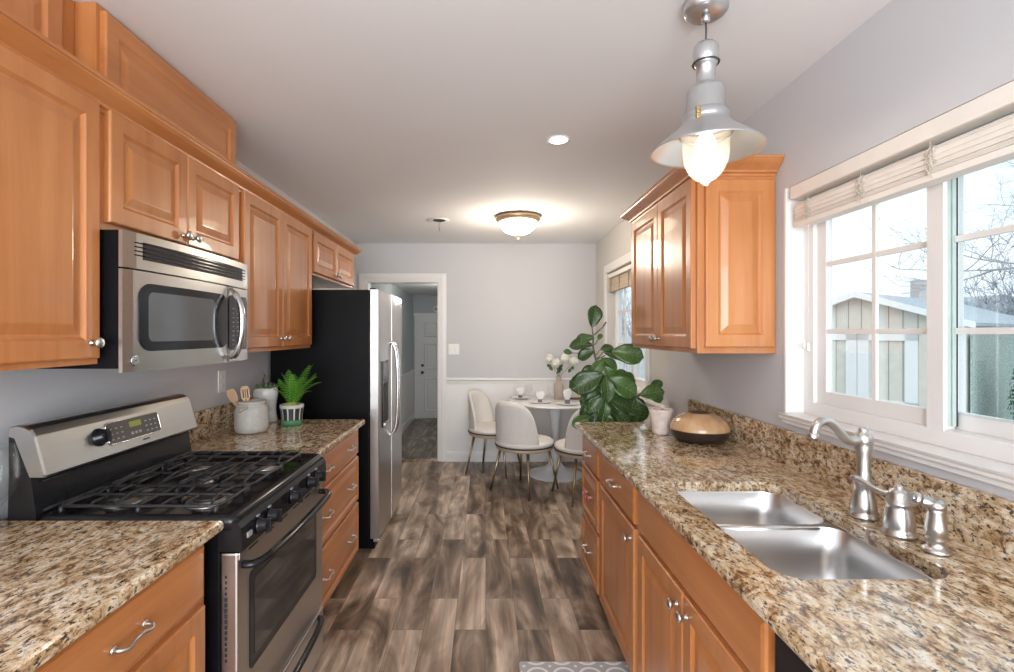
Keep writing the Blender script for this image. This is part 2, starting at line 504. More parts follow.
# right wall, kitchen run, with window opening
WY0, WY1, WZ0, WZ1 = 0.93, 2.057, 1.117, 2.04
w = MB()
w.box(XR, XR + .15, YR, WY0, 0, ZC).box(XR, XR + .15, WY1, YSTEP, 0, ZC)
w.box(XR, XR + .15, WY0, WY1, 0, WZ0 - .025).box(XR, XR + .15, WY0, WY1, WZ1, ZC)
struct(w.build('wall_right', 'wall'))
NY0, NY1, NZ0, NZ1 = 3.87, 5.135, 0.98, 2.06
w = MB()
w.box(XN, XN + .15, YSTEP, NY0, 0, ZC).box(XN, XN + .15, NY1, YB + .12, 0, ZC)
w.box(XN, XN + .15, NY0, NY1, 0, NZ0).box(XN, XN + .15, NY0, NY1, NZ1, ZC)
struct(w.build('wall_nook', 'wall_nook'))
# back wall with hall doorway
DX0, DX1, DZ = -1.335, -0.52, 2.035
w = MB()
w.box(-1.7, DX0, YB, YB + .12, 0, ZC).box(DX1, XN + .15, YB, YB + .12, 0, ZC).box(DX0, DX1, YB, YB + .12, DZ, ZC)
struct(w.build('wall_back', 'wall'))
# doorway casing
c = MB()
for x0, x1 in ((DX0 - .085, DX0), (DX1, DX1 + .085)):
    c.box(x0, x1, YB - .018, YB, 0, DZ + .085, .004)
c.box(DX0 - .085, DX1 + .085, YB - .018, YB, DZ, DZ + .085, .004)
c.box(DX0 - .03, DX1 + .03, YB - .026, YB - .016, DZ + .03, DZ + .06, .004)
c.box(DX1 + .028, DX1 + .06, YB - .026, YB - .016, 0, DZ + .06, .004)
c.box(DX0, DX0 + .015, YB - .005, YB + .13, 0, DZ).box(DX1 - .015, DX1, YB - .005, YB + .13, 0, DZ).box(DX0, DX1, YB - .005, YB + .13, DZ - .015, DZ)
struct(c.build('trim_1', 'trim'))
# wainscot with bead grooves, chair rail, baseboards
w = MB()
x = DX1 + .085
w.box(x, XN, YB - .008, YB, .1, .91)
while x < XN - .02:
    w.box(x + .004, x + .046, YB - .0105, YB - .007, .11, .9)
    x += .05
w.box(XN - .008, XN, YSTEP + .02, YB, .1, .91)
struct(w.build('trim_2', 'trim'))
rail = [(0, -.014), (0, .052), (.014, .052), (.030, .042), (.032, .030), (.018, .016), (.014, -.014)]
r = MB()
r.prism([(-u, v) for u, v in rail], (XN - DX1 - .085, 0, 0), (DX1 + .085, YB - .006, .892), (0, 1, 0), (0, 0, 1))
struct(r.build('trim_3', 'trim'))
r = MB().prism([(-u, v) for u, v in rail], (0, NY1 - NY0 + 0.0, 0), (XN - .006, YSTEP + .02, .892), (1, 0, 0), (0, 0, 1))
r = MB().prism([(-u, v) for u, v in rail], (0, YB - YSTEP - .03, 0), (XN - .006, YSTEP + .02, .892), (1, 0, 0), (0, 0, 1))
struct(r.build('trim_4', 'trim'))
bp = [(0, 0), (0, .115), (.008, .115), (.014, .1), (.016, .08), (.016, 0)]
struct(MB().prism([(-u, v) for u, v in bp], (XN - DX1 - .085, 0, 0), (DX1 + .085, YB - .008, 0), (0, 1, 0), (0, 0, 1)).build('baseboard_back', 'trim'))
struct(MB().prism([(-u, v) for u, v in bp], (0, YB - YSTEP - .04, 0), (XN - .008, YSTEP + .02, 0), (1, 0, 0), (0, 0, 1)).build('baseboard_right', 'trim'))
struct(MB().box(DX0, DX1, YB - .01, YB + .13, 0, .008, .002).build('trim_5', M['floor']))

# hall beyond: a sunken floor, walls and a panelled door
HZ, HY, HXL, HXR = -0.25, 9.96, -1.43, 0.6
struct(MB().box(-2.3, 1.4, YB + .06, HY + .3, HZ - .1, HZ).build('floor_hall', 'hall_floor'))
struct(MB().box(-2.3, 1.4, YB + .12, HY + .3, 2.2, 2.32).build('ceiling_hall', 'ceiling'))
struct(MB().box(HXL - .1, HXL, YB + .12, HY, HZ, 2.2).build('wall_hall_left', 'hall_wall'))
struct(MB().box(HXR, HXR + .1, YB + .12, HY, HZ, 2.2).build('wall_hall_right', 'hall_wall'))
struct(MB().box(HXL - .1, HXR + .1, HY, HY + .1, HZ, 2.2).build('wall_hall_end', 'hall_wall'))
struct(MB().box(HXL, HXL + .012, 8.3, HY, HZ, .68).box(HXL, HXL + .03, 8.3, HY, .68, .73, .005).build('trim_6', 'trim'))
struct(MB().prism([(u, v) for u, v in bp], (0, HY - 8.3, 0), (HXL + .012, 8.3, HZ), (1, 0, 0), (0, 0, 1)).build('baseboard_hall', 'trim'))
dx0, dx1 = -1.31, -0.43
c = MB()
c.box(dx0 - .09, dx0, HY - .02, HY, HZ, HZ + 2.05, .004).box(dx1, dx1 + .09, HY - .02, HY, HZ, HZ + 2.05, .004).box(dx0 - .11, dx1 + .11, HY - .03, HY, HZ + 2.04, HZ + 2.1, .004)
struct(c.build('trim_7', 'trim'))
d = MB().box(dx0, dx1, HY - .03, HY, HZ + .01, HZ + 2.04)
for a, b2 in ((0.1, 0.40), (0.48, 0.78)):
    for z0, z1 in ((.15, .82), (.98, 1.5), (1.62, 1.92)):
        X0, X1, Z0, Z1 = dx0 + a, dx0 + b2, HZ + z0, HZ + z1
        rs = []
        for ins, dep in ((0, .002), (.012, -.012), (.028, -.012), (.045, .0), (.07, -.008)):
            rs.append([(X0 + ins, HY - .031 + dep, Z0 + ins), (X1 - ins, HY - .031 + dep, Z0 + ins), (X1 - ins, HY - .031 + dep, Z1 - ins), (X0 + ins, HY - .031 + dep, Z1 - ins)])
        d.rings(rs, cap0=False, smooth=False)
door = struct(d.build('door_1', 'trim'))
k = MB().lathe([(.03, 0), (.03, .01), (.012, .015), (.012, .035), (.028, .045), (.03, .06), (.02, .072)], (dx0 + .07, HY - .03, HZ + .92), 14, (0, -1, 0))
k.build('door_knob', 'label_dark', door)
MB().lathe([(.028, 0), (.028, .012), (.02, .016)], (dx0 + .07, HY - .03, HZ + 1.06), 14, (0, -1, 0)).build('deadbolt', 'label_dark', door)
chime = thing('door_chime', 'small round white chime on the hall wall above the far door', 'chime', (-.97, HY - .01, 1.90))
MB().lathe([(.075, 0), (.075, .02), (.06, .04), (.03, .045)], (-.97, HY - .002, 1.93), 20, (0, -1, 0)).build('cover', 'plastic', chime)
MB().lathe([(.03, 0), (.03, .01)], (-.97, HY - .045, 1.93), 16, (0, -1, 0)).build('cap', 'key', chime)
# added ceiling light, out of view, to brighten the hall
hl = thing('hall_fill_light', 'added unseen round ceiling light brightening the hall beyond the doorway', 'ceiling light', (-.5, 7.4, 2.2))
MB().lathe([(.16, 2.2), (.16, 2.18), (.15, 2.175)], (-.5, 7.4, 0), 24).build('base', 'plastic', hl)
hp = bpy.data.lights.new('hall_fill_glow', 'POINT'); hp.energy = 13; hp.color = (1, .96, .9); hp.shadow_soft_size = .1
ho = bpy.data.objects.new('hall_fill_glow', hp); COL.objects.link(ho); ho.location = (-.5, 7.4, 2.0)
MB().lathe([(.145, 2.176), (.13, 2.14), (.09, 2.115), (.03, 2.105)], (-.5, 7.4, 0), 24).build('diffuser', emit('hall_fill_glass', (1, .97, .93), 8.0), hl)

# ------------------------------------------------------------------ WINDOW 1 (over the sink)
win = struct(bpy.data.objects.new('window_1', None)); COL.objects.link(win); win.location = (1.33, 1.49, WZ0)
ret = MB()       # white painted returns
ret.box(XR - .004, 1.315, WY1 - .001, WY1 + .012, WZ0, WZ1 - .0).box(XR - .004, 1.315, WY0 - .012, WY0 + .001, WZ0, WZ1)
ret.box(XR, 1.315, WY0, WY1, WZ1 - .001, WZ1 + .01)
ret.build('window_return', 'vinyl', win)
fr = MB()
FX0, FX1 = 1.310, 1.385
fw = .062
fr.box(FX0, FX1, WY0, WY0 + fw, WZ0, WZ1, .004).box(FX0, FX1, WY1 - fw, WY1, WZ0, WZ1, .004)
fr.box(FX0, FX1, WY0, WY1, WZ0, WZ0 + .05, .004).box(FX0, FX1, WY0, WY1, WZ1 - .05, WZ1, .004)
fr.box(FX0 - .0015, FX0 + .010, 1.428, 1.481, WZ0 + .046, WZ1 - .04, .001)
fr.build('window_frame', 'vinyl', win)


def sash(y0, y1, x0, x1, sw, mat):
    s_ = MB(); z0, z1 = WZ0 + .05, WZ1 - .05
    s_.box(x0, x1, y0, y0 + sw, z0, z1, .003).box(x0, x1, y1 - sw, y1, z0, z1, .003)
    s_.box(x0, x1, y0, y1, z0, z0 + .05, .003).box(x0, x1, y0, y1, z1 - .05, z1, .003)
    return s_.build('sash', mat, win)


sL = sash(1.436, WY1 - fw, 1.325, 1.350, .053, 'vinyl')
sR = sash(WY0 + fw, 1.470, 1.357, 1.38, .03, 'vinyl')
tr = MB()
for x0_, x1_, y_ in ((1.3150, 1.327, 1.4300), (1.328, 1.335, 1.4325), (1.337, 1.347, 1.4290)):
    tr.box(x0_, x1_, y_, y_ + .035, WZ0 + .06, WZ1 - .06, .001)
tr.build('sash_track', 'alu', win)
MB().box(1.3475, 1.3515, 1.4285, 1.45, WZ0 + .06, WZ1 - .06).build('weather_strip', 'dark_gap', win)
for nm, (y0, y1, xx) in (('l', (1.485, 1.942, 1.338)), ('r', (1.012, 1.428, 1.353))):
    g = MB().box(xx, xx + .004, y0, y1, WZ0 + .095, WZ1 - .08); g.build('glass_pane', 'pane', win)
    mt = MB()
    for z in (1.45, 1.712):
        mt.box(xx - .012, xx - .001, y0, y1 + 0, z - .009, z + .009, .002)
    ym = 1.705 if nm == 'l' else 1.235
    mt.box(xx - .0125, xx - .0015, ym - .009, ym + .009, WZ0 + .09, WZ1 - .08, .002)
    mt.build('muntins', 'vinyl', win)
st = MB()
st.prism([(0, 0), (.002, -.006), (.006, -.012), (.006, -.02), (.010, -.0255), (.105, -.0255), (.105, 0)], (0, WY1 - WY0 + .04, 0), (XR - .028, WY0 - .02, WZ0), (1, 0, 0), (0, 0, 1))
st.box(XR - .014, XR, WY0 - .01, WY1 + .01, WZ0 - .04, WZ0 - .024, .003)
struct(st.build('trim_8', 'vinyl'))

# blind over the sink window
M['slat'] = plain('whitewashed_blind_wood', (0.86, 0.81, 0.75), 0.5, var=0.03, scale=14)
bl = thing('wooden_blind', 'cream wooden blind pulled up at the top of the sink window', 'window blind', (1.26, 1.49, 1.86))
by0, by1 = WY0 + .01, WY1 - .03
MB().box(XR - .004, XR + .006, by0, by1, 1.985, 2.036, .004).box(XR + .004, XR + .05, by0, by1, 1.985, 2.03).build('headrail', 'slat', bl)
sl = MB(); z = 1.893; i = 0
while z < 1.965:
    o_ = .002 * ((i * 37) % 3 - 1)
    sl.box(XR + .012 + o_, XR + .06 + o_, by0 + .006, by1 - .006, z, z + .0035, .001); z += .0052; i += 1
sl.build('slat_stack', 'slat', bl)
MB().box(XR + .010, XR + .062, by0 + .004, by1 - .004, 1.872, 1.892, .003).build('bottom_rail', 'slat', bl)
for yy in (1.93, 1.66, 1.40, 1.12):
    c = MB(); random.seed(int(yy * 100))
    for q in range(9):
        pts = []; y_, z_ = yy + random.uniform(-.008, .008), 1.965 - q * .002
        for j in range(7):
            pts.append((XR + .006 + random.uniform(-.003, .002), y_ + random.uniform(-.016, .016), z_ - j * .011 + random.uniform(-.008, .008)))
        c.tube(spline(pts, 3), .0011, 4)
    c.tube([(XR + .006, yy, 1.98), (XR + .006, yy, 1.9)], .0012, 4)
    c.build('ladder_cord', plain('cord', (.62, .56, .48), .9), bl)
for yy, zz in ((1.985, 1.385), (1.962, 1.378)):
    c = MB().tube([(XR + .03, yy, 1.97), (XR + .028, yy, zz + .02)], .0011, 6)
    cc = c.build('pull_cord', 'plastic', bl)
    MB().lathe([(.003, .03), (.006, .015), (.009, 0), (.006, -.004)], (XR + .028, yy, zz), 10).build('tassel', 'plastic', cc)

# ------------------------------------------------------------------ WINDOW 2 (nook)
win2 = struct(bpy.data.objects.new('window_2', None)); COL.objects.link(win2); win2.location = (1.35, 4.5, NZ0)
c = MB()
c.box(XN - .018, XN, NY1, NY1 + .08, NZ0 - .08, NZ1 + .08, .004).box(XN - .018, XN, NY0 - .08, NY0, NZ0 - .08, NZ1 + .08, .004)
c.box(XN - .018, XN, NY0 - .08, NY1 + .08, NZ1, NZ1 + .08, .004).box(XN - .03, XN, NY0 - .08, NY1 + .08, NZ0 - .02, NZ0, .004)
c.build('window_casing', 'vinyl', win2)
c = MB().box(XN, XN + .1, NY1, NY1 + .01, NZ0, NZ1).box(XN, XN + .1, NY0 - .01, NY0, NZ0, NZ1).box(XN, XN + .1, NY0, NY1, NZ0 - .005, NZ0 + .002).box(XN, XN + .1, NY0, NY1, NZ1 - .002, NZ1 + .005)
c.build('window_return', 'vinyl', win2)
c = MB(); X0, X1 = XN + .07, XN + .13
c.box(X0, X1, NY0, NY0 + .07, NZ0, NZ1, .004).box(X0, X1, NY1 - .07, NY1, NZ0, NZ1, .004).box(X0, X1, NY0, NY1, NZ0, NZ0 + .07, .004).box(X0, X1, NY0, NY1, NZ1 - .07, NZ1, .004)
c.box(X0, X1, 4.47, 4.53, NZ0, NZ1, .004)
c.build('window_frame', 'vinyl', win2)
MB().box(XN + .1, XN + .104, NY0 + .07, NY1 - .07, NZ0 + .07, NZ1 - .07).build('glass_pane', 'pane', win2)
c = MB()
for z in (1.34, 1.66): c.box(XN + .09, XN + .1, NY0 + .07, NY1 - .07, z - .01, z + .01)
for y in (4.19, 4.81): c.box(XN + .0895, XN + .0995, y - .01, y + .01, NZ0 + .07, NZ1 - .07)
c.build('muntins', 'vinyl', win2)
M['roman'] = plain('woven_tan_shade', (0.50, 0.42, 0.32), 0.9, var=0.15, scale=60)
rb = thing('woven_shade', 'tan woven shade folded up at the top of the breakfast nook window', 'window shade', (XN + .03, 4.5, 1.85))
c = MB()
for i, z in enumerate((1.86, 1.90, 1.94)):
    c.box(XN + .012 + i * .004, XN + .05, NY0 + .01, NY1 - .01, z, z + .052, .008)
c.build('shade_folds', 'roman', rb)
MB().box(XN + .005, XN + .055, NY0 + .005, NY1 - .005, 2.005, 2.045, .004).build('headrail', 'slat', rb)
M['tape'] = plain('shade_tape', (.33, .25, .17), .9)
for y in (5.03, 4.72, 4.41, 4.1): MB().box(XN + .009, XN + .013, y - .008, y + .008, 1.855, 2.0).build('tape', 'tape', rb)


# ------------------------------------------------------------------ CABINETS
def panel(mb, org, u, n, wd, ht, t=.02, fw=.058, raised=True):
    """panelled front: org = lower corner, u = width direction, n = outward normal"""
    O = Vector(org); U = Vector(u); Nn = Vector(n); Z = Vector((0, 0, 1))
    if raised: rr = [(0, 0), (0, t - .005), (.002, t - .0015), (.005, t), (fw - .006, t), (fw, t - .006), (fw + .004, t - .009), (fw + .010, t - .009), (fw + .036, t - .0015), (fw + .040, t - .001)]
    else: rr = [(0, 0), (0, t - .008), (.004, t - .003), (.010, t - .001), (.014, t)]
    rs = []
    for i, dpt in rr:
        i = min(i, wd / 2 - .003, ht / 2 - .003)
        rs.append([O + U * i + Z * i + Nn * dpt, O + U * (wd - i) + Z * i + Nn * dpt, O + U * (wd - i) + Z * (ht - i) + Nn * dpt, O + U * i + Z * (ht - i) + Nn * dpt])
    mb.rings(rs, smooth=False)
    return mb


def knob(p, n, parent):
    MB().lathe([(.008, 0), (.008, .003), (.005, .005), (.005, .014), (.012, .018), (.0155, .023), (.0155, .027), (.010, .031), (.004, .032)], p, 16, n).build('knob', 'nickel', parent)


def pull(p, n, u, parent, half=.048):
    """arched bar pull with curled feet"""
    P = Vector(p); n = Vector(n); u = Vector(u); z = Vector((0, 0, 1))
    m = MB()
    pts = [P - u * half, P - u * half + n * .018, P - u * (half * .72) + n * .026 - z * .004, P - u * (half * .3) + n * .024 + z * .001, P + n * .028 + z * .005, P + u * (half * .3) + n * .024 + z * .001,
           P + u * (half * .72) + n * .026 - z * .004, P + u * half + n * .018, P + u * half]
    m.tube(spline(pts, 4), [.0055 if (i < 4 or i > 28) else .0042 for i in range(33)], 8)
    for s_ in (-1, 1): m.lathe([(.009, 0), (.009, .003), (.006, .006)], P + u * (s_ * half), 12, n)
    m.build('pull', 'nickel', parent)


def add_door(par, org, u, n, wd, ht, kn=None, name='door'):
    o = panel(MB(), org, u, n, wd, ht).build(name, 'wood_z', par)
    if kn is not None: knob(Vector(org) + Vector(u) * kn[0] + Vector((0, 0, kn[1])) + Vector(n) * .02, n, o)
    return o


def add_drawer(par, org, u, n, wd, ht, pulls=(), raised=False):
    o = panel(MB(), org, u, n, wd, ht, fw=.032, raised=raised).build('drawer', 'wood_y', par)
    for q in pulls: pull(Vector(org) + Vector(u) * q + Vector((0, 0, ht * .5)) + Vector(n) * .02, n, u, o)
    return o


RX = (1, 0, 0); LX = (-1, 0, 0); UY = (0, 1, 0)
# --- left base cabinets
FL = -0.79          # frame plane of the left base units
CT = 0.879          # underside of the worktops


def base_carcass(x_wall, x_face, y0, y1, par, sgn):
    m = MB()
    xin = x_face - sgn * .0
    m.box(x_wall, xin, y0, y1, .10, CT, .001)
    m.box(x_wall, x_face - sgn * .075, y0 + .002, y1 - .002, 0, .10)
    m.build('carcass', 'wood_z', par)


cab = thing('base_cabinet', 'maple base cabinet with one drawer over two doors, near side of the range', 'cabinet', (-1.1, 1.08, 0))
base_carcass(XL + .005, FL, .76, 1.405, cab, 1)
add_drawer(cab, (FL, .785, .715), UY, RX, .595, .145, (.297,))
add_door(cab, (FL, .785, .13), UY, RX, .295, .565, (.265, .525))
add_door(cab, (FL, 1.085, .13), UY, RX, .295, .565, (.03, .525))

cab = thing('drawer_cabinet', 'maple three-drawer base cabinet between range and refrigerator', 'cabinet', (-1.1, 2.63, 0))
base_carcass(XL + .005, FL, 2.20, 3.07, cab, 1)
for z0, h, rs_ in ((.715, .145, False), (.435, .262, True), (.125, .292, True)):
    add_drawer(cab, (FL, 2.225, z0), UY, RX, .825, h, (.2, .63), rs_)

# --- right base cabinets
FR = 0.585
cab = thing('base_cabinet', 'maple three-drawer base cabinet at the nook end of the sink counter', 'cabinet', (.9, 2.72, 0))
base_carcass(XR - .005, FR, 2.50, 2.925, cab, -1)
for z0, h, rs_ in ((.715, .145, False), (.435, .262, True), (.125, .292, True)):
    dr = add_drawer(cab, (FR, 2.52, z0), UY, LX, .395, h, (.2,), rs_)
MB().box(FR - .05, FR - .043, 2.69, 2.735, .585, .60, .003).box(FR - .049, FR - .044, 2.60, 2.69, .572, .589, .003).build('child_lock', 'red', cab)['label'] = 'red safety strap on the middle drawer pull'
cab = thing('base_cabinet', 'maple base cabinet with one drawer over a single door, left of the sink unit', 'cabinet', (.9, 2.19, 0))
base_carcass(XR - .005, FR, 1.88, 2.495, cab, -1)
add_drawer(cab, (FR, 1.905, .715), UY, LX, .565, .145, (.283,))
add_door(cab, (FR, 1.905, .125), UY, LX, .565, .572, (.035, .525))
cab = thing('sink_cabinet', 'maple sink cabinet with two doors under a plain wide false front', 'cabinet', (.9, 1.43, 0))
m = MB(); m.box(.60, XR - .005, .99, 1.008, .10, CT).box(.60, XR - .005, 1.857, 1.875, .10, CT).box(.60, XR - .005, .99, 1.875, .1, .118)
m.box(FR, .60, .99, 1.02, .10, CT, .001).box(FR, .60, 1.845, 1.875, .10, CT, .001).box(FR, .60, 1.02, 1.845, .84, CT).box(FR, .60, 1.02, 1.845, .10, .135).box(FR, .60, 1.02, 1.845, .69, .72).box(FR, .60, 1.415, 1.45, .13, .7)
m.box(FR + .075, FR + .09, .992, 1.873, 0, .10).box(.61, XR - .01, .992, 1.0, 0, .1).box(.61, XR - .01, 1.865, 1.873, 0, .1)
m.build('carcass', 'wood_z', cab)
panel(MB(), (FR, 1.012, .715), UY, LX, .84, .145, raised=False).build('false_front', 'wood_y', cab)
add_door(cab, (FR, 1.012, .125), UY, LX, .417, .572, (.385, .525))
add_door(cab, (FR, 1.435, .125), UY, LX, .417, .572, (.032, .525))

dw = thing('dishwasher', 'stainless dishwasher under the counter near the sink cabinet', 'dishwasher', (.9, .68, 0))
MB().box(.60, XR - .03, .385, .982, .1, .868).box(.66, XR - .03, .39, .975, 0, .1).build('body', 'black_matte', dw)
MB().box(.568, .60, .388, .98, .12, .76, .004).build('door', 'steel_y', dw)
MB().box(.566, .60, .388, .98, .765, .866, .005).build('control_panel', 'black', dw)
MB().tube([(.568, .45, .72), (.54, .45, .72), (.54, .92, .72), (.568, .92, .72)], .009, 8).build('handle', 'nickel', dw)


# --- worktops
def slab_edge(mb, x0, x1, y0, y1, z0, z1, r=.012, hole=None):
    prof = [(r, z1)] + [(r - r * math.sin(a), z1 - r + r * math.cos(a)) for a in (PI / 6, PI / 3, PI / 2)] + [(r - r * math.cos(a), z0 + r - r * math.sin(a)) for a in (0, PI / 6, PI / 3, PI / 2)]
    rs = []
    for i, z in prof: rs.append([(x0 + i, y0 + i, z), (x1 - i, y0 + i, z), (x1 - i, y1 - i, z), (x0 + i, y1 - i, z)])
    if hole is None: mb.rings(rs, smooth=False); return mb
    mb.rings(rs, cap0=False, cap1=False, smooth=False)
    for z, i in ((z1, r), (z0, r)):
        bm = bmesh.new()
        o = [bm.verts.new(p) for p in ((x0 + i, y0 + i, z), (x1 - i, y0 + i, z), (x1 - i, y1 - i, z), (x0 + i, y1 - i, z))]
        h = [bm.verts.new((p[0], p[1], z)) for p in hole]
        es = [bm.edges.new((o[k], o[(k + 1) % 4])) for k in range(4)] + [bm.edges.new((h[k], h[(k + 1) % len(h)])) for k in range(len(h))]
        bmesh.ops.triangle_fill(bm, use_beauty=True, edges=es)
        mb.from_bm(bm)
    mb.rings([[(p[0], p[1], z1) for p in hole], [(p[0], p[1], z0) for p in hole]], cap0=False, cap1=False)
    return mb


def backsplash(par, x0, x1, y0, y1):
    MB().box(x0, x1, y0, y1, .9135, 1.052, .003).build('backsplash', 'granite', par)


wt = thing('granite_countertop', 'gold-brown granite countertop on the left, near side of the range', 'countertop', (-1.1, 1.08, CT))
slab_edge(MB(), XL + .001, -.745, .74, 1.424, CT, .914).build('worktop', 'granite', wt)
backsplash(wt, XL + .001, XL + .021, .745, 1.424)
wt = thing('granite_countertop', 'short granite countertop between range and refrigerator, carrying crock and fern', 'countertop', (-1.1, 2.64, CT))
slab_edge(MB(), XL + .001, -.742, 2.196, 3.092, CT, .914).build('worktop', 'granite', wt)
backsplash(wt, XL + .001, XL + .021, 2.196, 3.09)
wt = thing('granite_countertop', 'long gold-brown granite countertop on the right holding the sink', 'countertop', (.9, 1.6, CT))
SX0, SX1, SY0, SY1 = .640, 1.03, 1.076, 1.785
hole = rrect(SX0, SX1, SY0, SY1, .06, None, 6)
slab_edge(MB(), .540, XR - .001, .2, 3.005, CT, .914, hole=hole).build('worktop', 'granite', wt)
backsplash(wt, XR - .024, XR - .001, .205, 3.10 - .1)

# --- sink
sk = thing('kitchen_sink', 'double-bowl stainless undermount sink in the right countertop', 'sink', (.84, 1.41, .69))
m = MB()
for (y0, y1) in ((SY0 - .004, 1.462), (1.484, SY1 + .004)):
    prof = [(-.001, .8775), (0.0, .872), (.006, .862), (.012, .80), (.022, .72), (.035, .705), (.06, .698)]
    if 0: pass
    rs = [rrect(SX0 - .004 + i, SX1 + .004 - i, y0 + i, y1 - i, max(.062 - i * .25, .03), z, 5) for i, z in prof]
    m2 = MB().rings(rs, cap0=False, cap1=True)
    # give the bowl its sheet thickness outside
    rs2 = [rrect(SX0 - .007 + i, SX1 + .007 - i, y0 - .002 + i, y1 + .002 - i, max(.062 - i * .25, .03), z - .0025, 5) for i, z in prof]
    m2.rings(rs2, cap0=False, cap1=True)
    bo = m2.build('bowl', 'sink', sk)
    MB().lathe([(.045, .6985), (.045, .7005), (.038, .7012), (.034, .6995), (.012, .6992), (.01, .703), (.003, .704)], ((SX0 + SX1) / 2, (y0 + y1) / 2, 0), 24).build('drain', 'chrome', bo)
bm = bmesh.new(); fl_ = []
o4 = [bm.verts.new(p) for p in ((SX0 - .03, SY0 - .03, .8772), (SX1 + .03, SY0 - .03, .8772), (SX1 + .03, SY1 + .03, .8772), (SX0 - .03, SY1 + .03, .8772))]
es = [bm.edges.new((o4[k], o4[(k + 1) % 4])) for k in range(4)]
for (y0, y1) in ((SY0 - .004, 1.462), (1.484, SY1 + .004)):
    h = [bm.verts.new(p) for p in rrect(SX0 - .005, SX1 + .005, y0 - .001, y1 + .001, .062, .8772, 5)]
    es += [bm.edges.new((h[k], h[(k + 1) % len(h)])) for k in range(len(h))]
bmesh.ops.triangle_fill(bm, use_beauty=True, edges=es)
MB().from_bm(bm).build('flange', 'sink', sk)
dv = MB(); rs = []
for y, z in ((1.459, .866), (1.461, .874), (1.466, .8785), (1.480, .8785), (1.485, .874), (1.487, .866)):
    rs.append([(SX0 + .01, y, z), (SX1 - .01, y, z), (SX1 - .01, y, z - .01), (SX0 + .01, y, z - .01)])
dv.rings(rs); dv.build('divider', 'sink', sk)

# --- faucet, lever and sprayer
fc = thing('kitchen_faucet', 'satin nickel faucet with S-curved spout behind the sink', 'faucet', (1.09, 1.44, .914))
MB().lathe([(.036, .9145), (.037, .922), (.033, .928), (.031, .932), (.033, .938), (.0325, .95), (.026, .985), (.0235, 1.008), (.026, 1.012), (.026, 1.018), (.0195, 1.023), (.0175, 1.05), (.0185, 1.10), (.0225, 1.118), (.0215, 1.126), (.024, 1.131), (.024, 1.146), (.020, 1.156), (.012, 1.161), (.013, 1.166), (.008, 1.172), (.002, 1.174)], (1.09, 1.44, 0), 24).build('column', 'nickel', fc)
MB().tube(spline([(1.085, 1.438, 1.14), (1.055, 1.433, 1.135), (1.03, 1.427, 1.142), (1.0, 1.42, 1.172), (.975, 1.415, 1.192), (.95, 1.408, 1.196), (.93, 1.403, 1.185), (.92, 1.401, 1.160)], 6), [.0135] * 8 + [.0128] * 10 + [.0122] * 25, 14).lathe([(.0135, 0), (.0145, .004), (.0145, .014), (.012, .016)], (.9195, 1.4005, 1.148), 16).build('spout', 'nickel', fc)
lv = thing('faucet_lever', 'satin nickel single lever valve right of the faucet', 'faucet handle', (1.089, 1.315, .914))
MB().lathe([(.039, .9145), (.040, .921), (.036, .926), (.034, .934), (.035, .94), (.033, .962), (.0285, .984), (.0265, .992), (.029, .996), (.029, 1.001), (.024, 1.004), (.0245, 1.02), (.020, 1.031), (.010, 1.036), (.011, 1.041), (.005, 1.045)], (1.089, 1.315, 0), 24).build('valve_body', 'nickel', lv)
MB().tube(spline([(1.08, 1.325, 1.016), (1.065, 1.352, 1.018), (1.052, 1.385, 1.030), (1.045, 1.405, 1.037), (1.040, 1.418, 1.034)], 5), [.008] * 6 + [.0065] * 9 + [.008] * 6, 10).build('lever', 'nickel', lv)
sp = thing('side_sprayer', 'satin nickel side sprayer, rightmost fitting behind the sink', 'sprayer', (1.092, 1.21, .914))
MB().lathe([(.029, .9145), (.029, .921), (.023, .926), (.0185, .93), (.0185, .943), (.022, .947), (.0185, .952), (.0225, .956), (.0215, .975), (.0165, 1.012), (.0185, 1.022)], (1.092, 1.21, 0), 22).build('base', 'nickel', sp)
MB().ball((1.092, 1.21, 1.026), .0205, 12, (1, 1, .85)).tube([(1.092, 1.21, 1.028), (1.073, 1.214, 1.034), (1.052, 1.218, 1.04)], [.0165, .013, .0125], 12).build('spray_head', 'nickel', sp)
MB().lathe([(.0165, 0), (.0165, .012), (.013, .014)], (1.056, 1.217, 1.039), 16, (-1, .19, .29)).lathe([(.007, 0.0135), (.007, .016)], (1.056, 1.217, 1.039), 12, (-1, .19, .29)).build('nozzle', ['chrome'], sp)

# --- left upper cabinets
FU = -1.125         # frame plane
uc = thing('upper_cabinet', 'nearest left maple wall cabinet, single door beside the microwave', 'cabinet', (-1.29, 1.18, 1.355))
MB().box(XL + .002, FU, .92, 1.452, 1.355, 2.12, .001).build('carcass', 'wood_z', uc)
add_door(uc, (FU, .94, 1.372), UY, RX, .498, .735, (.463, .045))
uc = thing('upper_cabinet', 'short two-door maple cabinet directly over the microwave', 'cabinet', (-1.29, 1.86, 1.755))
MB().box(XL + .002, FU, 1.454, 2.272, 1.748, 2.12, .001).build('carcass', 'wood_z', uc)
add_door(uc, (FU, 1.475, 1.772), UY, RX, .382, .335, (.355, .03))
add_door(uc, (FU, 1.862, 1.772), UY, RX, .388, .335, (.03, .03))
uc = thing('upper_cabinet', 'tall two-door maple wall cabinet between microwave and refrigerator', 'cabinet', (-1.29, 2.75, 1.355))
MB().box(XL + .002, FU, 2.274, 3.222, 1.352, 2.12, .001).build('carcass', 'wood_z', uc)
add_door(uc, (FU, 2.30, 1.372), UY, RX, .435, .735, (.408, .045))
add_door(uc, (FU, 2.74, 1.372), UY, RX, .455, .735, (.03, .045))
uc = thing('upper_cabinet', 'small two-door maple cabinet above the refrigerator', 'cabinet', (-1.29, 3.7, 1.82))
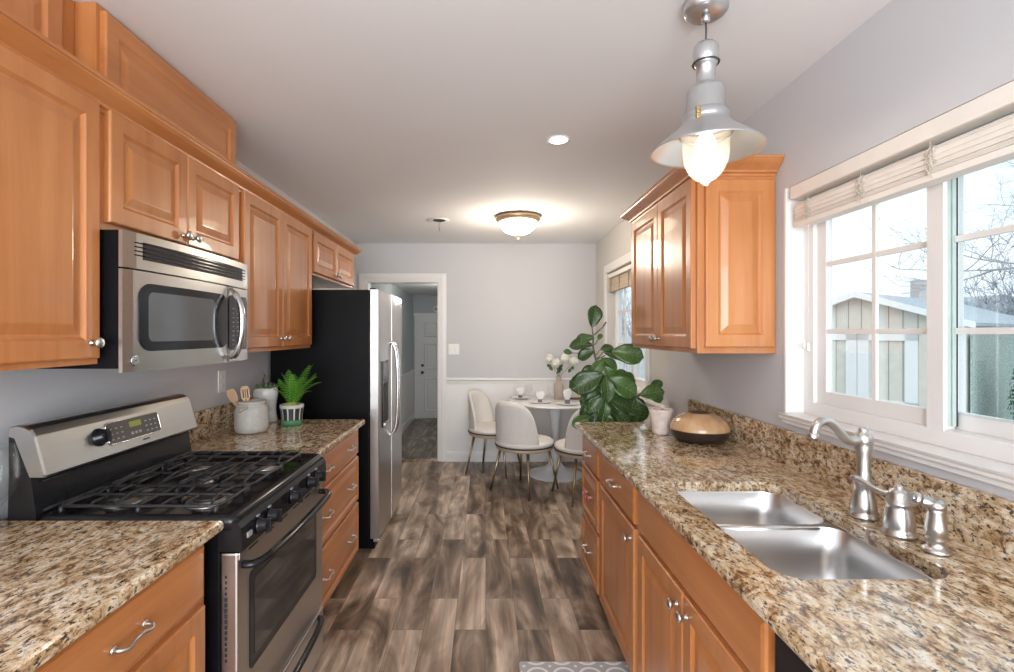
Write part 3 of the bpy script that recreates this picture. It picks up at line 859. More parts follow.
MB().box(XL + .002, FU, 3.224, 4.235, 1.825, 2.12, .001).build('carcass', 'wood_z', uc)
add_door(uc, (FU, 3.245, 1.842), UY, RX, .48, .262, (.455, .03))
add_door(uc, (FU, 3.73, 1.842), UY, RX, .485, .262, (.03, .03))
CP = [(0, 0), (.006, 0), (.008, .010), (.018, .013), (.020, .022), (.034, .032), (.050, .043), (.060, .053), (.062, .058), (.067, .058), (.067, .069), (0, .069)]
cm = MB()
# left crown: run along the fronts and a return at the far end
def crown_run(cm, pts, z0, prof):
    """pts = list of (point, outward mitre vector)"""
    rs = [[(p[0] + o[0] * u, p[1] + o[1] * u, z0 + v) for u, v in prof] for p, o in pts]
    cm.rings(rs, smooth=False)
crown_run(cm, [((FU, .90), (1, 0)), ((FU, 4.237), (1, 1)), ((XL + .003, 4.237), (0, 1))], 2.089, CP)
tag(cm.build('crown_molding', 'wood_y'), 'long maple crown molding over the left wall cabinets', 'molding')
# second tier boxes on the left
ub = thing('stacked_cabinet', 'upper maple box with one long raised panel under the ceiling, over the microwave', 'cabinet', (-1.3, 1.95, 2.16))
MB().box(XL + .002, -1.19, 1.53, 2.36, 2.13, ZC - .002, .001).build('carcass', 'wood_z', ub)
panel(MB(), (-1.19, 1.545, 2.14), UY, RX, .81, .30, fw=.06).build('front_panel', 'wood_y', ub)
ub = thing('stacked_cabinet', 'recessed maple upper cabinet under the ceiling in the top left corner', 'cabinet', (-1.35, 1.2, 2.16))
MB().box(XL + .002, -1.255, .92, 1.528, 2.13, ZC - .002, .001).build('carcass', 'wood_z', ub)
add_door(ub, (-1.255, .945, 2.14), UY, RX, .52, .30)

# --- right upper cabinet
FU2 = .905
uc = thing('upper_cabinet', 'maple wall cabinet on the right wall with a panelled end by the sink window', 'cabinet', (1.07, 2.6, 1.36))
MB().box(FU2, XR - .002, 2.13, 3.055, 1.358, 2.13, .001).build('carcass', 'wood_z', uc)
add_door(uc, (FU2, 2.15, 1.378), UY, LX, .418, .728, (.39, .04))
add_door(uc, (FU2, 2.572, 1.378), UY, LX, .455, .728, (.03, .04))
panel(MB(), (FU2 + .028, 2.13, 1.385), (1, 0, 0), (0, -1, 0), .292, .712).build('end_panel', 'wood_z', uc)
cm = MB(); crown_run(cm, [((XR - .003, 2.13), (0, -1)), ((FU2, 2.13), (-1, -1)), ((FU2, 3.055), (-1, 1)), ((XR - .003, 3.055), (0, 1))], 2.112, CP)
tag(cm.build('crown_molding', 'wood_y'), 'maple crown molding wrapping the top of the right wall cabinet', 'molding')

# ------------------------------------------------------------------ RANGE
RY0, RY1 = 1.43, 2.19
rg = thing('gas_range', 'stainless and black gas range with cast iron grates', 'range', (-1.07, 1.81, 0))
MB().box(XL + .03, -.76, RY0, RY1, .04, .895, .003).box(-1.38, -.82, RY0 + .02, RY1 - .02, 0, .05).build('body', 'black_matte', rg)
# cooktop tray with raised rim
m = MB()
rs = []
for i, z in ((.0, .88), (0, .908), (.006, .918), (.016, .922), (.026, .918), (.034, .905), (.05, .902)):
    fx = -.712
    rs.append(rrect(-1.285 + i * .6, fx - i, RY0 - .002 + i, RY1 + .002 - i, .022 if i < .02 else .012, z, 4))
m.rings(rs)
m.build('cooktop', 'black', rg)
# front bullnose + knob panel
pr = [(-.76, .885), (-.722, .905), (-.706, .900), (-.698, .885), (-.694, .818), (-.76, .818)]
MB().prism([(p[0], p[1]) for p in pr], (0, RY1 - RY0, 0), (0, RY0, 0), (1, 0, 0), (0, 0, 1)).build('control_fascia', 'black', rg)
for yy in (1.535, 1.615, 1.80, 1.975, 2.06):
    kb = MB().lathe([(.024, 0), (.025, .004), (.019, .008), (.017, .026), (.013, .029)], (-.694, yy, .855), 18, (1, 0, .08))
    kb.box(-.674, -.656, yy - .004, yy + .004, .835, .877, .002)
    kb.build('burner_knob', 'black', rg)
mk = MB()
for yy in (1.535, 1.615, 1.80, 1.975, 2.06): mk.box(-.698, -.6935, yy - .008, yy + .008, .883, .887)
mk.box(-.698, -.6925, 1.462, 1.49, 0.845, .860, .003); mk.build('fascia_marking', 'key', rg)
# oven door
od = MB()
dX = -.71
od.box(-.76, dX, RY0 + .004, RY1 - .004, .262, .812, .006)
odo = od.build('oven_door', 'steel_z', rg)
# window: black surround + glass
MB().prism(rrect(RY0 + .076, RY1 - .09, .425, .725, .02), (.003, 0, 0), (dX - .001, 0, 0), (0, 1, 0), (0, 0, 1)).build('window_frame', 'black', odo)
MB().prism(rrect(RY0 + .106, RY1 - .12, .455, .695, .015), (.002, 0, 0), (dX + .0015, 0, 0), (0, 1, 0), (0, 0, 1)).build('window_glass', 'dark_glass', odo)
m = MB().box(dX - .004, dX + .006, RY0 + .006, RY1 - .006, .79, .811, .003); m.build('vent_trim', 'steel_y', odo)
m = MB()
for i in range(6): m.box(dX + .004, dX + .0068, RY0 + .06 + i * .115, RY0 + .12 + i * .115, .798, .803)
m.build('vent_slot', 'dark_gap', odo)
m = MB()
for i in range(16): m.box(-.745, -.74, RY0 + .002, RY0 + .0045, .50 + i * .016, .508 + i * .016)
m.build('side_perforation', 'dark_gap', odo)
pts = [(dX, RY0 + .04, .765), (dX + .03, RY0 + .045, .765), (dX + .05, RY0 + .09, .767)] + [(dX + .052 + .012 * math.sin(PI * t / 8), RY0 + .09 + (RY1 - RY0 - .18) * t / 8, .767 + .004 * math.sin(PI * t / 8)) for t in range(1, 8)] + [(dX + .05, RY1 - .09, .767), (dX + .03, RY1 - .045, .765), (dX, RY1 - .04, .765)]
MB().tube(spline(pts, 3), .0145, 10, flat=.8).build('oven_handle', 'black', odo)
MB().box(-.76, dX + .004, RY0 + .004, RY1 - .004, .06, .252, .006).build('warming_drawer', 'steel_z', rg)
pts = [(dX, RY0 + .07, .238), (dX + .022, RY0 + .09, .238)] + [(dX + .028 + .01 * math.sin(PI * t / 6), RY0 + .09 + (RY1 - RY0 - .18) * t / 6, .238) for t in range(1, 6)] + [(dX + .022, RY1 - .09, .238), (dX, RY1 - .07, .238)]
MB().tube(spline(pts, 3), .012, 10).build('drawer_handle', 'black', rg)
# backguard
bgp = [(-1.285, .90), (-1.285, .925), (-1.300, 1.035), (-1.362, 1.035), (-1.366, .90)]
MB().prism(bgp, (0, RY1 - RY0, 0), (0, RY0, 0), (1, 0, 0), (0, 0, 1)).box(-1.366, -1.31, RY0 + .002, RY1 - .002, .90, 1.160, .004).build('backguard_riser', 'black', rg)
MB().tube([(-1.283, RY0 + .02, .93), (-1.283, RY1 - .01, .93)], .006, 8).tube([(-1.293, RY0 + .03, 1.012), (-1.293, RY1 - .01, 1.012)], .004, 8).build('riser_trim', 'black', rg)
cp_ = [(-1.262, 1.028), (-1.258, 1.036), (-1.288, 1.148), (-1.300, 1.168), (-1.320, 1.178), (-1.340, 1.180), (-1.360, 1.176), (-1.362, 1.150), (-1.345, 1.145), (-1.30, 1.028)]
rs = []
for y, k_ in ((RY0 - .001, .9), (RY0 + .006, 1), (RY1 - .006, 1), (RY1 + .001, .9)):
    rs.append([(-1.35 + (p[0] + 1.35) * (1 if k_ == 1 else .96), y, 1.10 + (p[1] - 1.10) * (1 if k_ == 1 else .95)) for p in cp_])
con = MB().rings(rs, smooth=False).build('console', 'steel_y', rg)
# display on the leaning face
slope = Vector((-.030, 0, .112)).normalized(); nrm = Vector((.112, 0, .030)).normalized()
P0 = Vector((-1.258, 0, 1.036))
def on_console(y, s_): return P0 + slope * s_ + Vector((0, y, 0))
m = MB().prism(rrect(1.685, 1.955, .030, .104, .012), nrm * .002, P0, (0, 1, 0), slope); m.build('display_panel', plain('display_bronze', (.10, .085, .075), .2), con)
MB().tube([on_console(y, s_) + nrm * .002 for y, s_ in rrect(1.685, 1.955, .030, .104, .012)], .002, 6, closed=True).build('display_bezel', 'chrome', con)
MB().prism(rrect(1.795, 1.855, .072, .092, .002), nrm * .001, P0 + nrm * .002, (0, 1, 0), slope).build('clock_display', 'lcd', con)
m = MB()
for y in (1.70, 1.725, 1.75, 1.875, 1.90, 1.925):
    for s_ in (.042, .06, .078): m.prism(rrect(y, y + .010, s_ + .001, s_ + .006, .002), nrm * .0008, P0 + nrm * .002, (0, 1, 0), slope)
for y in (1.795, 1.815, 1.835): m.prism(rrect(y, y + .012, .045, .055, .002), nrm * .0008, P0 + nrm * .002, (0, 1, 0), slope)
m.build('keypad', 'key', con)
MB().prism(rrect(1.845, 1.882, .013, .019, .001), nrm * .0008, P0, (0, 1, 0), slope).build('badge', 'label_dark', con)
MB().lathe([(.029, 0), (.030, .004), (.024, .008), (.022, .026), (.017, .030)], on_console(1.652, .066), 20, nrm).prism(rrect(-.004, .004, -.021, .021, .003), nrm * .012, on_console(1.652, .066) + nrm * .026, (0, 1, 0), slope).build('oven_knob', 'black', con)
# burners
for bx in (-1.165, -.885):
    for byy in (1.60, 2.02):
        r_ = .045 if (bx, byy) != (-.885, 1.60) else .052
        b_ = MB().lathe([(r_ + .018, .9025), (r_ + .014, .908), (r_, .910), (r_ - .004, .918)], (bx, byy, 0), 24).build('burner', 'nickel', rg)
        MB().lathe([(r_ - .006, .918), (r_ - .004, .924), (r_ - .012, .927), (.004, .928)], (bx, byy, 0), 24).build('burner_cap', 'iron', b_)
b_ = MB().lathe([(.04, .9025), (.036, .908), (.026, .917)], (-1.025, 1.81, 0), 20).build('burner', 'nickel', rg)
MB().lathe([(.024, .917), (.024, .922), (.004, .925)], (-1.025, 1.81, 0), 20).build('burner_cap', 'iron', b_)
# grates: three
GZ = .938
for gi, (y0, y1) in enumerate(((RY0 + .045, 1.665), (1.675, 1.945), (1.955, RY1 - .045))):
    g = MB(); x0, x1 = -1.262, -.785; r_ = .0050
    g.tube(rrect(x0, x1, y0, y1, .03, GZ - .004, 4), r_, 7, closed=True)
    ym = (y0 + y1) / 2
    g.tube([(x0, ym, GZ - .004), (x0 + .02, ym, GZ), (x1 - .02, ym, GZ), (x1, ym, GZ - .004)], r_, 7)
    for bx in ((-1.165, -.885) if gi != 1 else (-1.165, -1.025, -.885)):
        for s_ in (-1, 1):
            ye = y0 if s_ < 0 else y1
            g.tube([(bx, ye, GZ - .006), (bx, ye - s_ * .012, GZ + .004), (bx, ym + s_ * .028, GZ + .004)], r_ * .9, 7)
            g.tube([(bx + s_ * .075, y0 + .002, GZ - .004), (bx + s_ * .066, y0 + .03, GZ + .003), (bx + s_ * .05, ym, GZ + .003), (bx + s_ * .066, y1 - .03, GZ + .003), (bx + s_ * .075, y1 - .002, GZ - .004)], r_ * .8, 6)
    g.tube([(-1.025, y0, GZ - .004), (-1.025, y1, GZ - .004)], r_, 7)
    for cx in (x0 + .01, -1.025, x1 - .01):
        for cy in (y0 + .002, y1 - .002): g.tube([(cx, cy, GZ - .004), (cx, cy, .903)], [.0065, .008], 7)
    g.build('grate', 'iron', rg)

# ------------------------------------------------------------------ MICROWAVE
MY0, MY1, MZ0, MZ1 = 1.456, 2.222, 1.328, 1.746
mw = thing('microwave_oven', 'stainless over-the-range microwave under the short left cabinet', 'microwave', (-1.24, 1.83, MZ0))
MB().box(XL + .004, -1.066, MY0, MY1, MZ0 + .012, MZ1, .002).build('housing', 'black_matte', mw)
# underside with lamp lens
def mface(t): return -1.052 + .018 * math.sin(PI * t)      # bowed front
def bowed(y0, y1, z0, z1, xb, extra=0.0, n=16):
    rs = []
    for i in range(n + 1):
        t = i / n; y = y0 + (y1 - y0) * t; T = (y - MY0) / (MY1 - MY0); xf = mface(T) + extra
        e = .004 if i in (0, n) else 0
        rs.append([(xb, y, z0), (xf - e, y, z0), (xf - e, y, z1), (xb, y, z1)])
    return MB().rings(rs, smooth=False)
bowed(MY0, MY1, 1.638, MZ1, -1.067).build('vent_panel', 'steel_y', mw)
vb = bowed(MY0 + .04, MY1 - .03, 1.668, 1.722, -1.08, .001).build('vent_grille', 'dark_gap', mw)
m = MB()
for i in range(4):
    z = 1.677 + i * .0125
    m2 = bowed(MY0 + .0405, MY1 - .0305, z, z + .004, -1.06, .0035, 16); m.v and None
    k_ = len(m.v); m.v += m2.v; m.f += [tuple(a + k_ for a in f) for f in m2.f]; m.sm += m2.sm; m.mi += m2.mi
m.build('louver', 'black', vb)
CX = 2.0          # where the door ends and the controls start
dr_ = bowed(MY0, CX + .02, MZ0, 1.633, -1.067).build('door', 'steel_y', mw)
bowed(CX + .023, MY1, MZ0, 1.633, -1.067).build('control_surround', 'steel_y', mw)
def bowpatch(y0, y1, z0, z1, ex, r_):
    pts = rrect(y0, y1, z0, z1, r_, None, 5)
    def X(y, e): return mface((y - MY0) / (MY1 - MY0)) + e
    # fan in vertical strips for curvature
    m = MB(); n = 44; rs = []
    for i in range(n + 1):
        y = y0 + (y1 - y0) * (.5 - .5 * math.cos(PI * i / n))
        dd = min(y - y0, y1 - y); ins = r_ - math.sqrt(max(0, r_ * r_ - (r_ - min(dd, r_)) ** 2)) if dd < r_ else 0
        rs.append([(X(y, 0), y, z0 + ins), (X(y, ex), y, z0 + ins), (X(y, ex), y, z1 - ins), (X(y, 0), y, z1 - ins)])
    return m.rings(rs, smooth=False)
bowpatch(MY0 + .055, CX + .015, 1.388, 1.598, .002, .05).build('window_frame', 'black', dr_)
bowpatch(MY0 + .095, CX - .09, 1.418, 1.572, .003, .02).build('window_glass', plain('grey_mesh_glass', (.11, .11, .11), .12), dr_)
cpn = bowpatch(CX + .028, MY1 - .02, 1.375, 1.600, .002, .02).build('control_panel', 'black', mw)
m = MB()
for i in range(9):
    for j in range(3):
        y = CX + .058 + j * .042
        m.box(mface((y - MY0) / .766) + .001, mface((y - MY0) / .766) + .0025, y, y + .012, 1.396 + i * .0185, 1.399 + i * .0185)
m.build('keypad', 'key', cpn)
hx = -1.03
pts = [(hx - .004, 2.035, 1.325 + .02), (hx + .018, 2.03, 1.36), (hx + .04, 2.022, 1.41), (hx + .05, 2.018, 1.475), (hx + .045, 2.02, 1.54), (hx + .025, 2.028, 1.59), (hx - .004, 2.035, 1.625)]
MB().tube(spline(pts, 5), [.008] * 3 + [.013] * 25 + [.008] * 3, 10).build('door_handle', 'chrome', dr_)
bd = MB().lathe([(.0165, 0), (.0165, .002), (.013, .003)], (mface(.05) + .0005, 1.497, 1.362), 20, (1, 0, 0)).build('badge', 'chrome', dr_)
m = MB().tube([(mface(.05) + .0036, 1.497 + .010 * math.cos(a), 1.362 + .010 * math.sin(a)) for a in [i * PI / 9 for i in range(18)]], .0009, 5, closed=True)
m.tube(spline([(mface(.05) + .0036, 1.492, 1.365), (mface(.05) + .0036, 1.495, 1.357), (mface(.05) + .0036, 1.498, 1.366), (mface(.05) + .0036, 1.502, 1.358)], 4), .0009, 5).build('monogram', 'label_dark', bd)

# ------------------------------------------------------------------ REFRIGERATOR
FY0, FY1, FH = 3.33, 4.24, 1.735
fg = thing('refrigerator', 'side-by-side refrigerator with black sides and stainless doors', 'refrigerator', (-1.1, 3.78, 0))
MB().box(XL + .02, -.772, FY0, FY1, .03, FH, .006).build('body', 'black_matte', fg)
MB().box(-1.35, -.74, FY0 + .02, FY1 - .02, 0.0, .07, .003).build('toe_grille', 'black_matte', fg)
def fdoor(y0, y1, nm, rn, rf):
    rs = []; n = 14
    poly = [(-.765, y0), (-.712, y0)]
    for i in range(n + 1):
        t = i / n; y = y0 + .004 + (y1 - y0 - .008) * t
        T = (y - FY0) / (FY1 - FY0)
        poly.append((-.706 + .014 * math.sin(PI * T), y))
    poly += [(-.712, y1), (-.765, y1)]
    rs = []
    for z, k_ in ((.075, .004), (.08, 0), (FH - .004, 0), (FH + .002, .004)):
        rs.append([(max(p[0] - k_, -.765), p[1], z) for p in poly])
    return MB().rings(rs, smooth=False).build(nm, 'steel_z', fg)
fz = fdoor(FY0 + .003, 3.70, 'freezer_door', 0, 0)
fd = fdoor(3.708, FY1 - .003, 'fridge_door', 0, 0)
for par, yy in ((fz, 3.672), (fd, 3.738)):
    pts = [(-.700, yy, 1.385), (-.672, yy, 1.36), (-.650, yy, 1.28), (-.640, yy, 1.05), (-.650, yy, .80), (-.672, yy, .72), (-.700, yy, .695)]
    MB().tube(spline(pts, 6), .0115, 10).build('handle', 'chrome', par)
dp = MB().box(-.704, -.6935, 3.405, 3.60, .80, 1.255, .004).build('water_dispenser', 'black', fz)
MB().box(-.6945, -.6920, 3.42, 3.585, 1.13, 1.235, .001).build('dispenser_display', plain('dark_grey_panel', (.12, .12, .13), .25), dp)
MB().box(-.70, -.6925, 3.43, 3.575, .83, 1.10, .002).build('recess', 'dark_gap', dp)
MB().box(-.699, -.680, 3.42, 3.585, .81, .83, .003).build('drip_tray', 'steel_y', dp)
MB().box(-.695, -.688, 4.17, 4.20, 1.665, 1.68, .001).build('badge', 'label_dark', fd)
MB().box(-.77, -.735, FY0 + .01, FY0 + .06, FH, FH + .012, .002).build('hinge_cover', 'black_matte', fg)
MB().box(-.745, -.705, FY0 + .005, FY0 + .05, .052, .072, .003).build('bottom_hinge', 'nickel', fg)

# ------------------------------------------------------------------ LIGHT FITTINGS
PX, PY = .678, 1.535
pl = thing('pendant_lamp', 'silver barn-style pendant lamp with glass globe over the sink counter', 'pendant light', (PX, PY, 1.9))
MB().lathe([(.066, ZC - .001), (.066, ZC - .012), (.064, ZC - .030), (.055, ZC - .037), (.012, ZC - .038)], (PX, PY, 0), 32).lathe([(.013, ZC - .038), (.013, ZC - .06), (.006, ZC - .064)], (PX, PY, 0), 16).build('ceiling_cup', 'alu_paint', pl)
MB().tube([(PX, PY, ZC - .06), (PX + .001, PY, ZC - .085), (PX, PY, 2.325)], .0028, 8).build('cord', 'label_dark', pl)
MB().lathe([(.008, 2.336), (.028, 2.331), (.036, 2.321), (.0375, 2.306), (.0375, 2.276), (.031, 2.264), (.028, 2.262), (.0275, 2.213), (.031, 2.206), (.048, 2.196), (.0555, 2.184), (.0565, 2.126), (.060, 2.120), (.067, 2.116), (.068, 2.096), (.066, 2.090), (.078, 2.078), (.090, 2.066)], (PX, PY, 0), 36, cap1=False).build('lamp_body', 'alu_paint', pl)
MB().tube([(PX + .0375 * math.cos(a), PY + .0375 * math.sin(a), 2.272) for a in [i * PI / 12 for i in range(24)]], .003, 6, closed=True).build('gasket', 'label_dark', pl)
MB().lathe([(.088, 2.068), (.103, 2.055), (.130, 2.034), (.155, 2.013), (.161, 2.007), (.163, 2.003), (.161, 2.002), (.154, 2.009), (.129, 2.029), (.102, 2.050), (.088, 2.062), (.06, 2.068)], (PX, PY, 0), 48, cap0=False, cap1=False).build('shade', 'alu_paint', pl)
MB().lathe([(.063, 2.055), (.0655, 2.03), (.0655, 1.995), (.061, 1.965), (.049, 1.938), (.030, 1.918), (.013, 1.908), (.010, 1.901), (.006, 1.898)], (PX, PY, 0), 72, cap0=False, rfun=lambda t, h: 1 + .018 * math.cos(18 * t)).build('glass_globe', 'globe', pl)
MB().lathe([(.014, 2.07), (.016, 2.055), (.026, 2.035), (.030, 2.01), (.023, 1.985), (.010, 1.97)], (PX, PY, 0), 20).build('bulb', 'lamp_bulb', pl)
MB().tube([(PX + .074 * math.cos(a), PY + .074 * math.sin(a), 2.052) for a in [i * PI / 16 for i in range(32)]], .0035, 6, closed=True).build('globe_ring', 'chrome', pl)
LA = Vector((PX - .046, PY - .052, 2.10))
MB().box(LA.x - .006, LA.x + .006, LA.y - .006, LA.y + .006, 2.082, 2.118, .002).lathe([(.006, 0), (.006, .012), (.003, .016)], LA, 10, (-.5, -1, 0)).build('latch', plain('brass_latch', (.55, .40, .2), .3, 1), pl)
# warm glow inside the globe
pdl = bpy.data.lights.new('pendant_bulb_light', 'POINT'); pdl.energy = 2.2; pdl.color = (1, .84, .64); pdl.shadow_soft_size = .03
po = bpy.data.objects.new('pendant_bulb_light', pdl); COL.objects.link(po); po.location = (PX, PY, 1.955)

fl = thing('flush_ceiling_light', 'lit bowl-shaped flush ceiling light with bronze rim over the nook', 'ceiling light', (.286, 4.33, 2.3))
MB().lathe([(.15, ZC - .001), (.19, ZC - .008), (.197, ZC - .022), (.188, ZC - .040), (.178, ZC - .052), (.160, ZC - .056)], (.286, 4.33, 0), 40, cap1=False).build('rim', 'lamp_tan', fl)
MB().lathe([(.168, ZC - .048), (.160, ZC - .075), (.140, ZC - .110), (.105, ZC - .140), (.06, ZC - .158), (.015, ZC - .163)], (.286, 4.33, 0), 40).build('glass_bowl', 'lamp_glass', fl)
MB().lathe([(.016, ZC - .158), (.018, ZC - .168), (.010, ZC - .176), (.013, ZC - .186), (.008, ZC - .196), (.002, ZC - .200)], (.286, 4.33, 0), 16).build('finial', 'lamp_tan', fl)
fll = bpy.data.lights.new('flush_light_glow', 'POINT'); fll.energy = 17; fll.color = (1, .86, .70); fll.shadow_soft_size = .12
fo = bpy.data.objects.new('flush_light_glow', fll); COL.objects.link(fo); fo.location = (.286, 4.33, 2.13)

rc = thing('recessed_downlight', 'lit round recessed downlight in the middle of the ceiling', 'ceiling light', (.385, 2.62, ZC - .01))
def downlight(rc, x, y):
    MB().lathe([(.062, ZC - .001), (.062, ZC - .006), (.055, ZC - .009), (.044, ZC - .004)], (x, y, 0), 32, cap1=False).build('trim_ring', 'plastic', rc)
    MB().lathe([(.045, ZC - .0045), (.040, ZC - .007)], (x, y, 0), 32).build('lens', 'downlight', rc)
downlight(rc, .385, 2.62)
jb = thing('ceiling_junction', 'dark round hole with pale rim and dangling wire in the ceiling', 'ceiling fixture', (-.42, 4.48, ZC - .01))
MB().lathe([(.1, ZC - .0005), (.1, ZC - .004), (.075, ZC - .008), (.062, ZC - .004)], (-.42, 4.48, 0), 28, cap1=False).build('rim', 'plastic', jb)
MB().lathe([(.066, ZC - .003), (.064, ZC - .0045)], (-.40, 4.48, 0), 28).build('opening', plain('dark_box', (.05, .04, .04), .8), jb)
MB().tube([(-.41, 4.48, ZC - .003), (-.412, 4.48, ZC - .05), (-.408, 4.48, ZC - .1)], .0025, 6).build('wire', 'label_dark', jb)

# switch and outlet plates
def plate(loc, wy, kind, label, cat):
    t = thing('wall_switch' if kind == 's' else 'power_outlet', label, cat, loc); return t
sw = plate((-.352, YB - .003, 1.20), 0, 's', 'white double light switch on the back wall right of the doorway', 'light switch')
MB().box(-.412, -.292, YB - .007, YB - .0005, 1.205, 1.325, .003).build('plate', 'plastic', sw)
for x in (-.377, -.327): MB().box(x - .016, x + .016, YB - .011, YB - .006, 1.232, 1.298, .003).build('rocker', 'plastic', sw)
ol = plate((XL + .003, 2.745, 1.11), 0, 'o', 'white outlet plate on the left wall behind the range', 'outlet')
MB().box(XL + .0005, XL + .007, 2.71, 2.785, 1.12, 1.24, .003).build('plate', 'plastic', ol)
for z in (1.155, 1.205): MB().box(XL + .006, XL + .009, 2.733, 2.762, z - .013, z + .013, .003).build('socket', 'ceramic', ol)

# ------------------------------------------------------------------ DINING NOOK
TX, TY = .72, 5.13
tb = thing('tulip_table', 'round white pedestal table in the nook', 'table', (TX, TY, 0))
MB().lathe([(.05, .722), (.40, .724), (.455, .732), (.475, .741), (.475, .748), (.468, .751), (.05, .751)], (TX, TY, 0), 56).build('tabletop', 'white_gloss', tb)
MB().lathe([(.285, .0), (.285, .008), (.27, .016), (.2, .03), (.12, .055), (.075, .10), (.048, .18), (.036, .30), (.036, .42), (.044, .55), (.065, .66), (.10, .722)], (TX, TY, 0), 48).build('pedestal', 'bluewhite', tb)


def make_chair():
    t = thing('dining_chair', '', 'chair', (0, 0, 0))
    MB().lathe([(.10, .425), (.255, .426), (.268, .436), (.270, .452), (.262, .468), (.235, .478), (.12, .484), (.01, .485)], (0, 0, 0), 40).build('seat', 'boucle', t)
    MB().lathe([(.20, .390), (.262, .392), (.267, .398), (.267, .420), (.255, .424)], (0, 0, 0), 40).build('seat_band', 'ring', t)
    MB().tube([(.269 * math.cos(a), .269 * math.sin(a), .427) for a in [i * PI / 20 for i in range(40)]], .0062, 6, closed=True).build('piping', 'pipe', t)
    # wrap-around backrest
    TH = math.radians(66); n, k_ = 28, 10; R = .262; th = .045
    out, inn = [], []
    for i in range(n + 1):
        a = -TH + 2 * TH * i / n; q = abs(a) / TH
        top = .455 + .385 * max(0.02, (1 - q ** 3.2)) ** .5
        co, ci = [], []
        for j in range(k_ + 1):
            z = .432 + (top - .432) * j / k_
            flare = .012 * ((z - .45) / .39)
            sx, sy = math.sin(a), -math.cos(a)
            e = 0 if j < k_ else .012
            w_ = th * (1 - .45 * q)
            co.append(Vector(((R + flare - e) * sx, (R + flare - e) * sy, z)))
            ci.append(Vector(((R - w_ + flare + e) * sx, (R - w_ + flare + e) * sy, z)))
        out.append(co); inn.append(ci)
    rs = [out[i] + list(reversed(inn[i])) for i in range(n + 1)]
    MB().rings(rs).build('backrest', 'boucle', t)
    for sx in (-1, 1):
        for sy in (-1, 1):
            MB().tube([(sx * .155, sy * .155, .40), (sx * .222, sy * .222, .0)], [.0135, .0085], 10).build('leg', 'gold', t)
    return t


CH = [((.365, 4.62), -42, 'white round-backed dining chair nearest the kitchen, its back to the camera'),
      ((.095, 5.245), -113, 'white round-backed dining chair left of the round table by the back wall'),
      ((.885, 4.42), 14, 'white round-backed dining chair beside the end of the sink counter')]
proto = make_chair()
for i, ((x, y), rz, lab) in enumerate(CH):
    o = proto if i == 0 else copy_tree(proto)
    o.location = (x, y, 0); o.rotation_euler = (0, 0, math.radians(rz)); o['label'] = lab; o['group'] = 'dining chairs around the round table'

def leaf_mesh(name, length=1.0, width=.74, curl=.22, fold=.14, nl=9, nw=6, mat='fig_leaf', wavy=.03):
    """a broad leaf with midrib along +Y, facing +Z, unit length"""
    m = MB(); rows = []
    for i in range(nl + 1):
        t = i / nl
        hw = width * .5 * (math.sin(PI * min(1, t * .98 + .02)) ** .6) * (.62 + .55 * t)
        row = []
        for j in range(nw + 1):
            u = -1 + 2 * j / nw
            z = -curl * t * t + fold * abs(u) * hw * 2 + wavy * math.sin(t * 9 + u * 2) * abs(u)
            row.append((u * hw, t * length, z * length))
        rows.append(row)
    vs_ = [p for r in rows for p in r] + [(p[0], p[1], p[2] - .008) for r in rows for p in r]
    n = nw + 1; K = (nl + 1) * n; fs = []
    for i in range(nl):
        for j in range(nw):
            a = i * n + j; fs.append((a, a + 1, a + n + 1, a + n)); fs.append((K + a, K + a + n, K + a + n + 1, K + a + 1))
    for i in range(nl):
        for a in (i * n, i * n + nw): fs.append((a, a + n, K + a + n, K + a))
    m.add(vs_, fs, True)
    m.mat(1)
    m.tube([(0, t / 8 * length, -curl * (t / 8) ** 2 * length + .004) for t in range(9)], [.014 - .0012 * t for t in range(9)], 5)
    for t in (.2, .34, .48, .62, .76):
        for s_ in (-1, 1):
            hw = width * .5 * (math.sin(PI * t) ** .6) * (.62 + .55 * t)
            t2 = min(t + .14, .95)
            m.tube([(0, t * length, -curl * t * t * length + .004), (s_ * hw * .8, t2 * length, (-curl * t2 * t2 + fold * .8 * hw * 2) * length + .006)], [.007, .003], 4)
    me = m.build(name, [mat, 'vein'], at=(0, 0, 0)); d = me.data; bpy.data.objects.remove(me); return d


LEAF = leaf_mesh('fig_leaf_mesh')
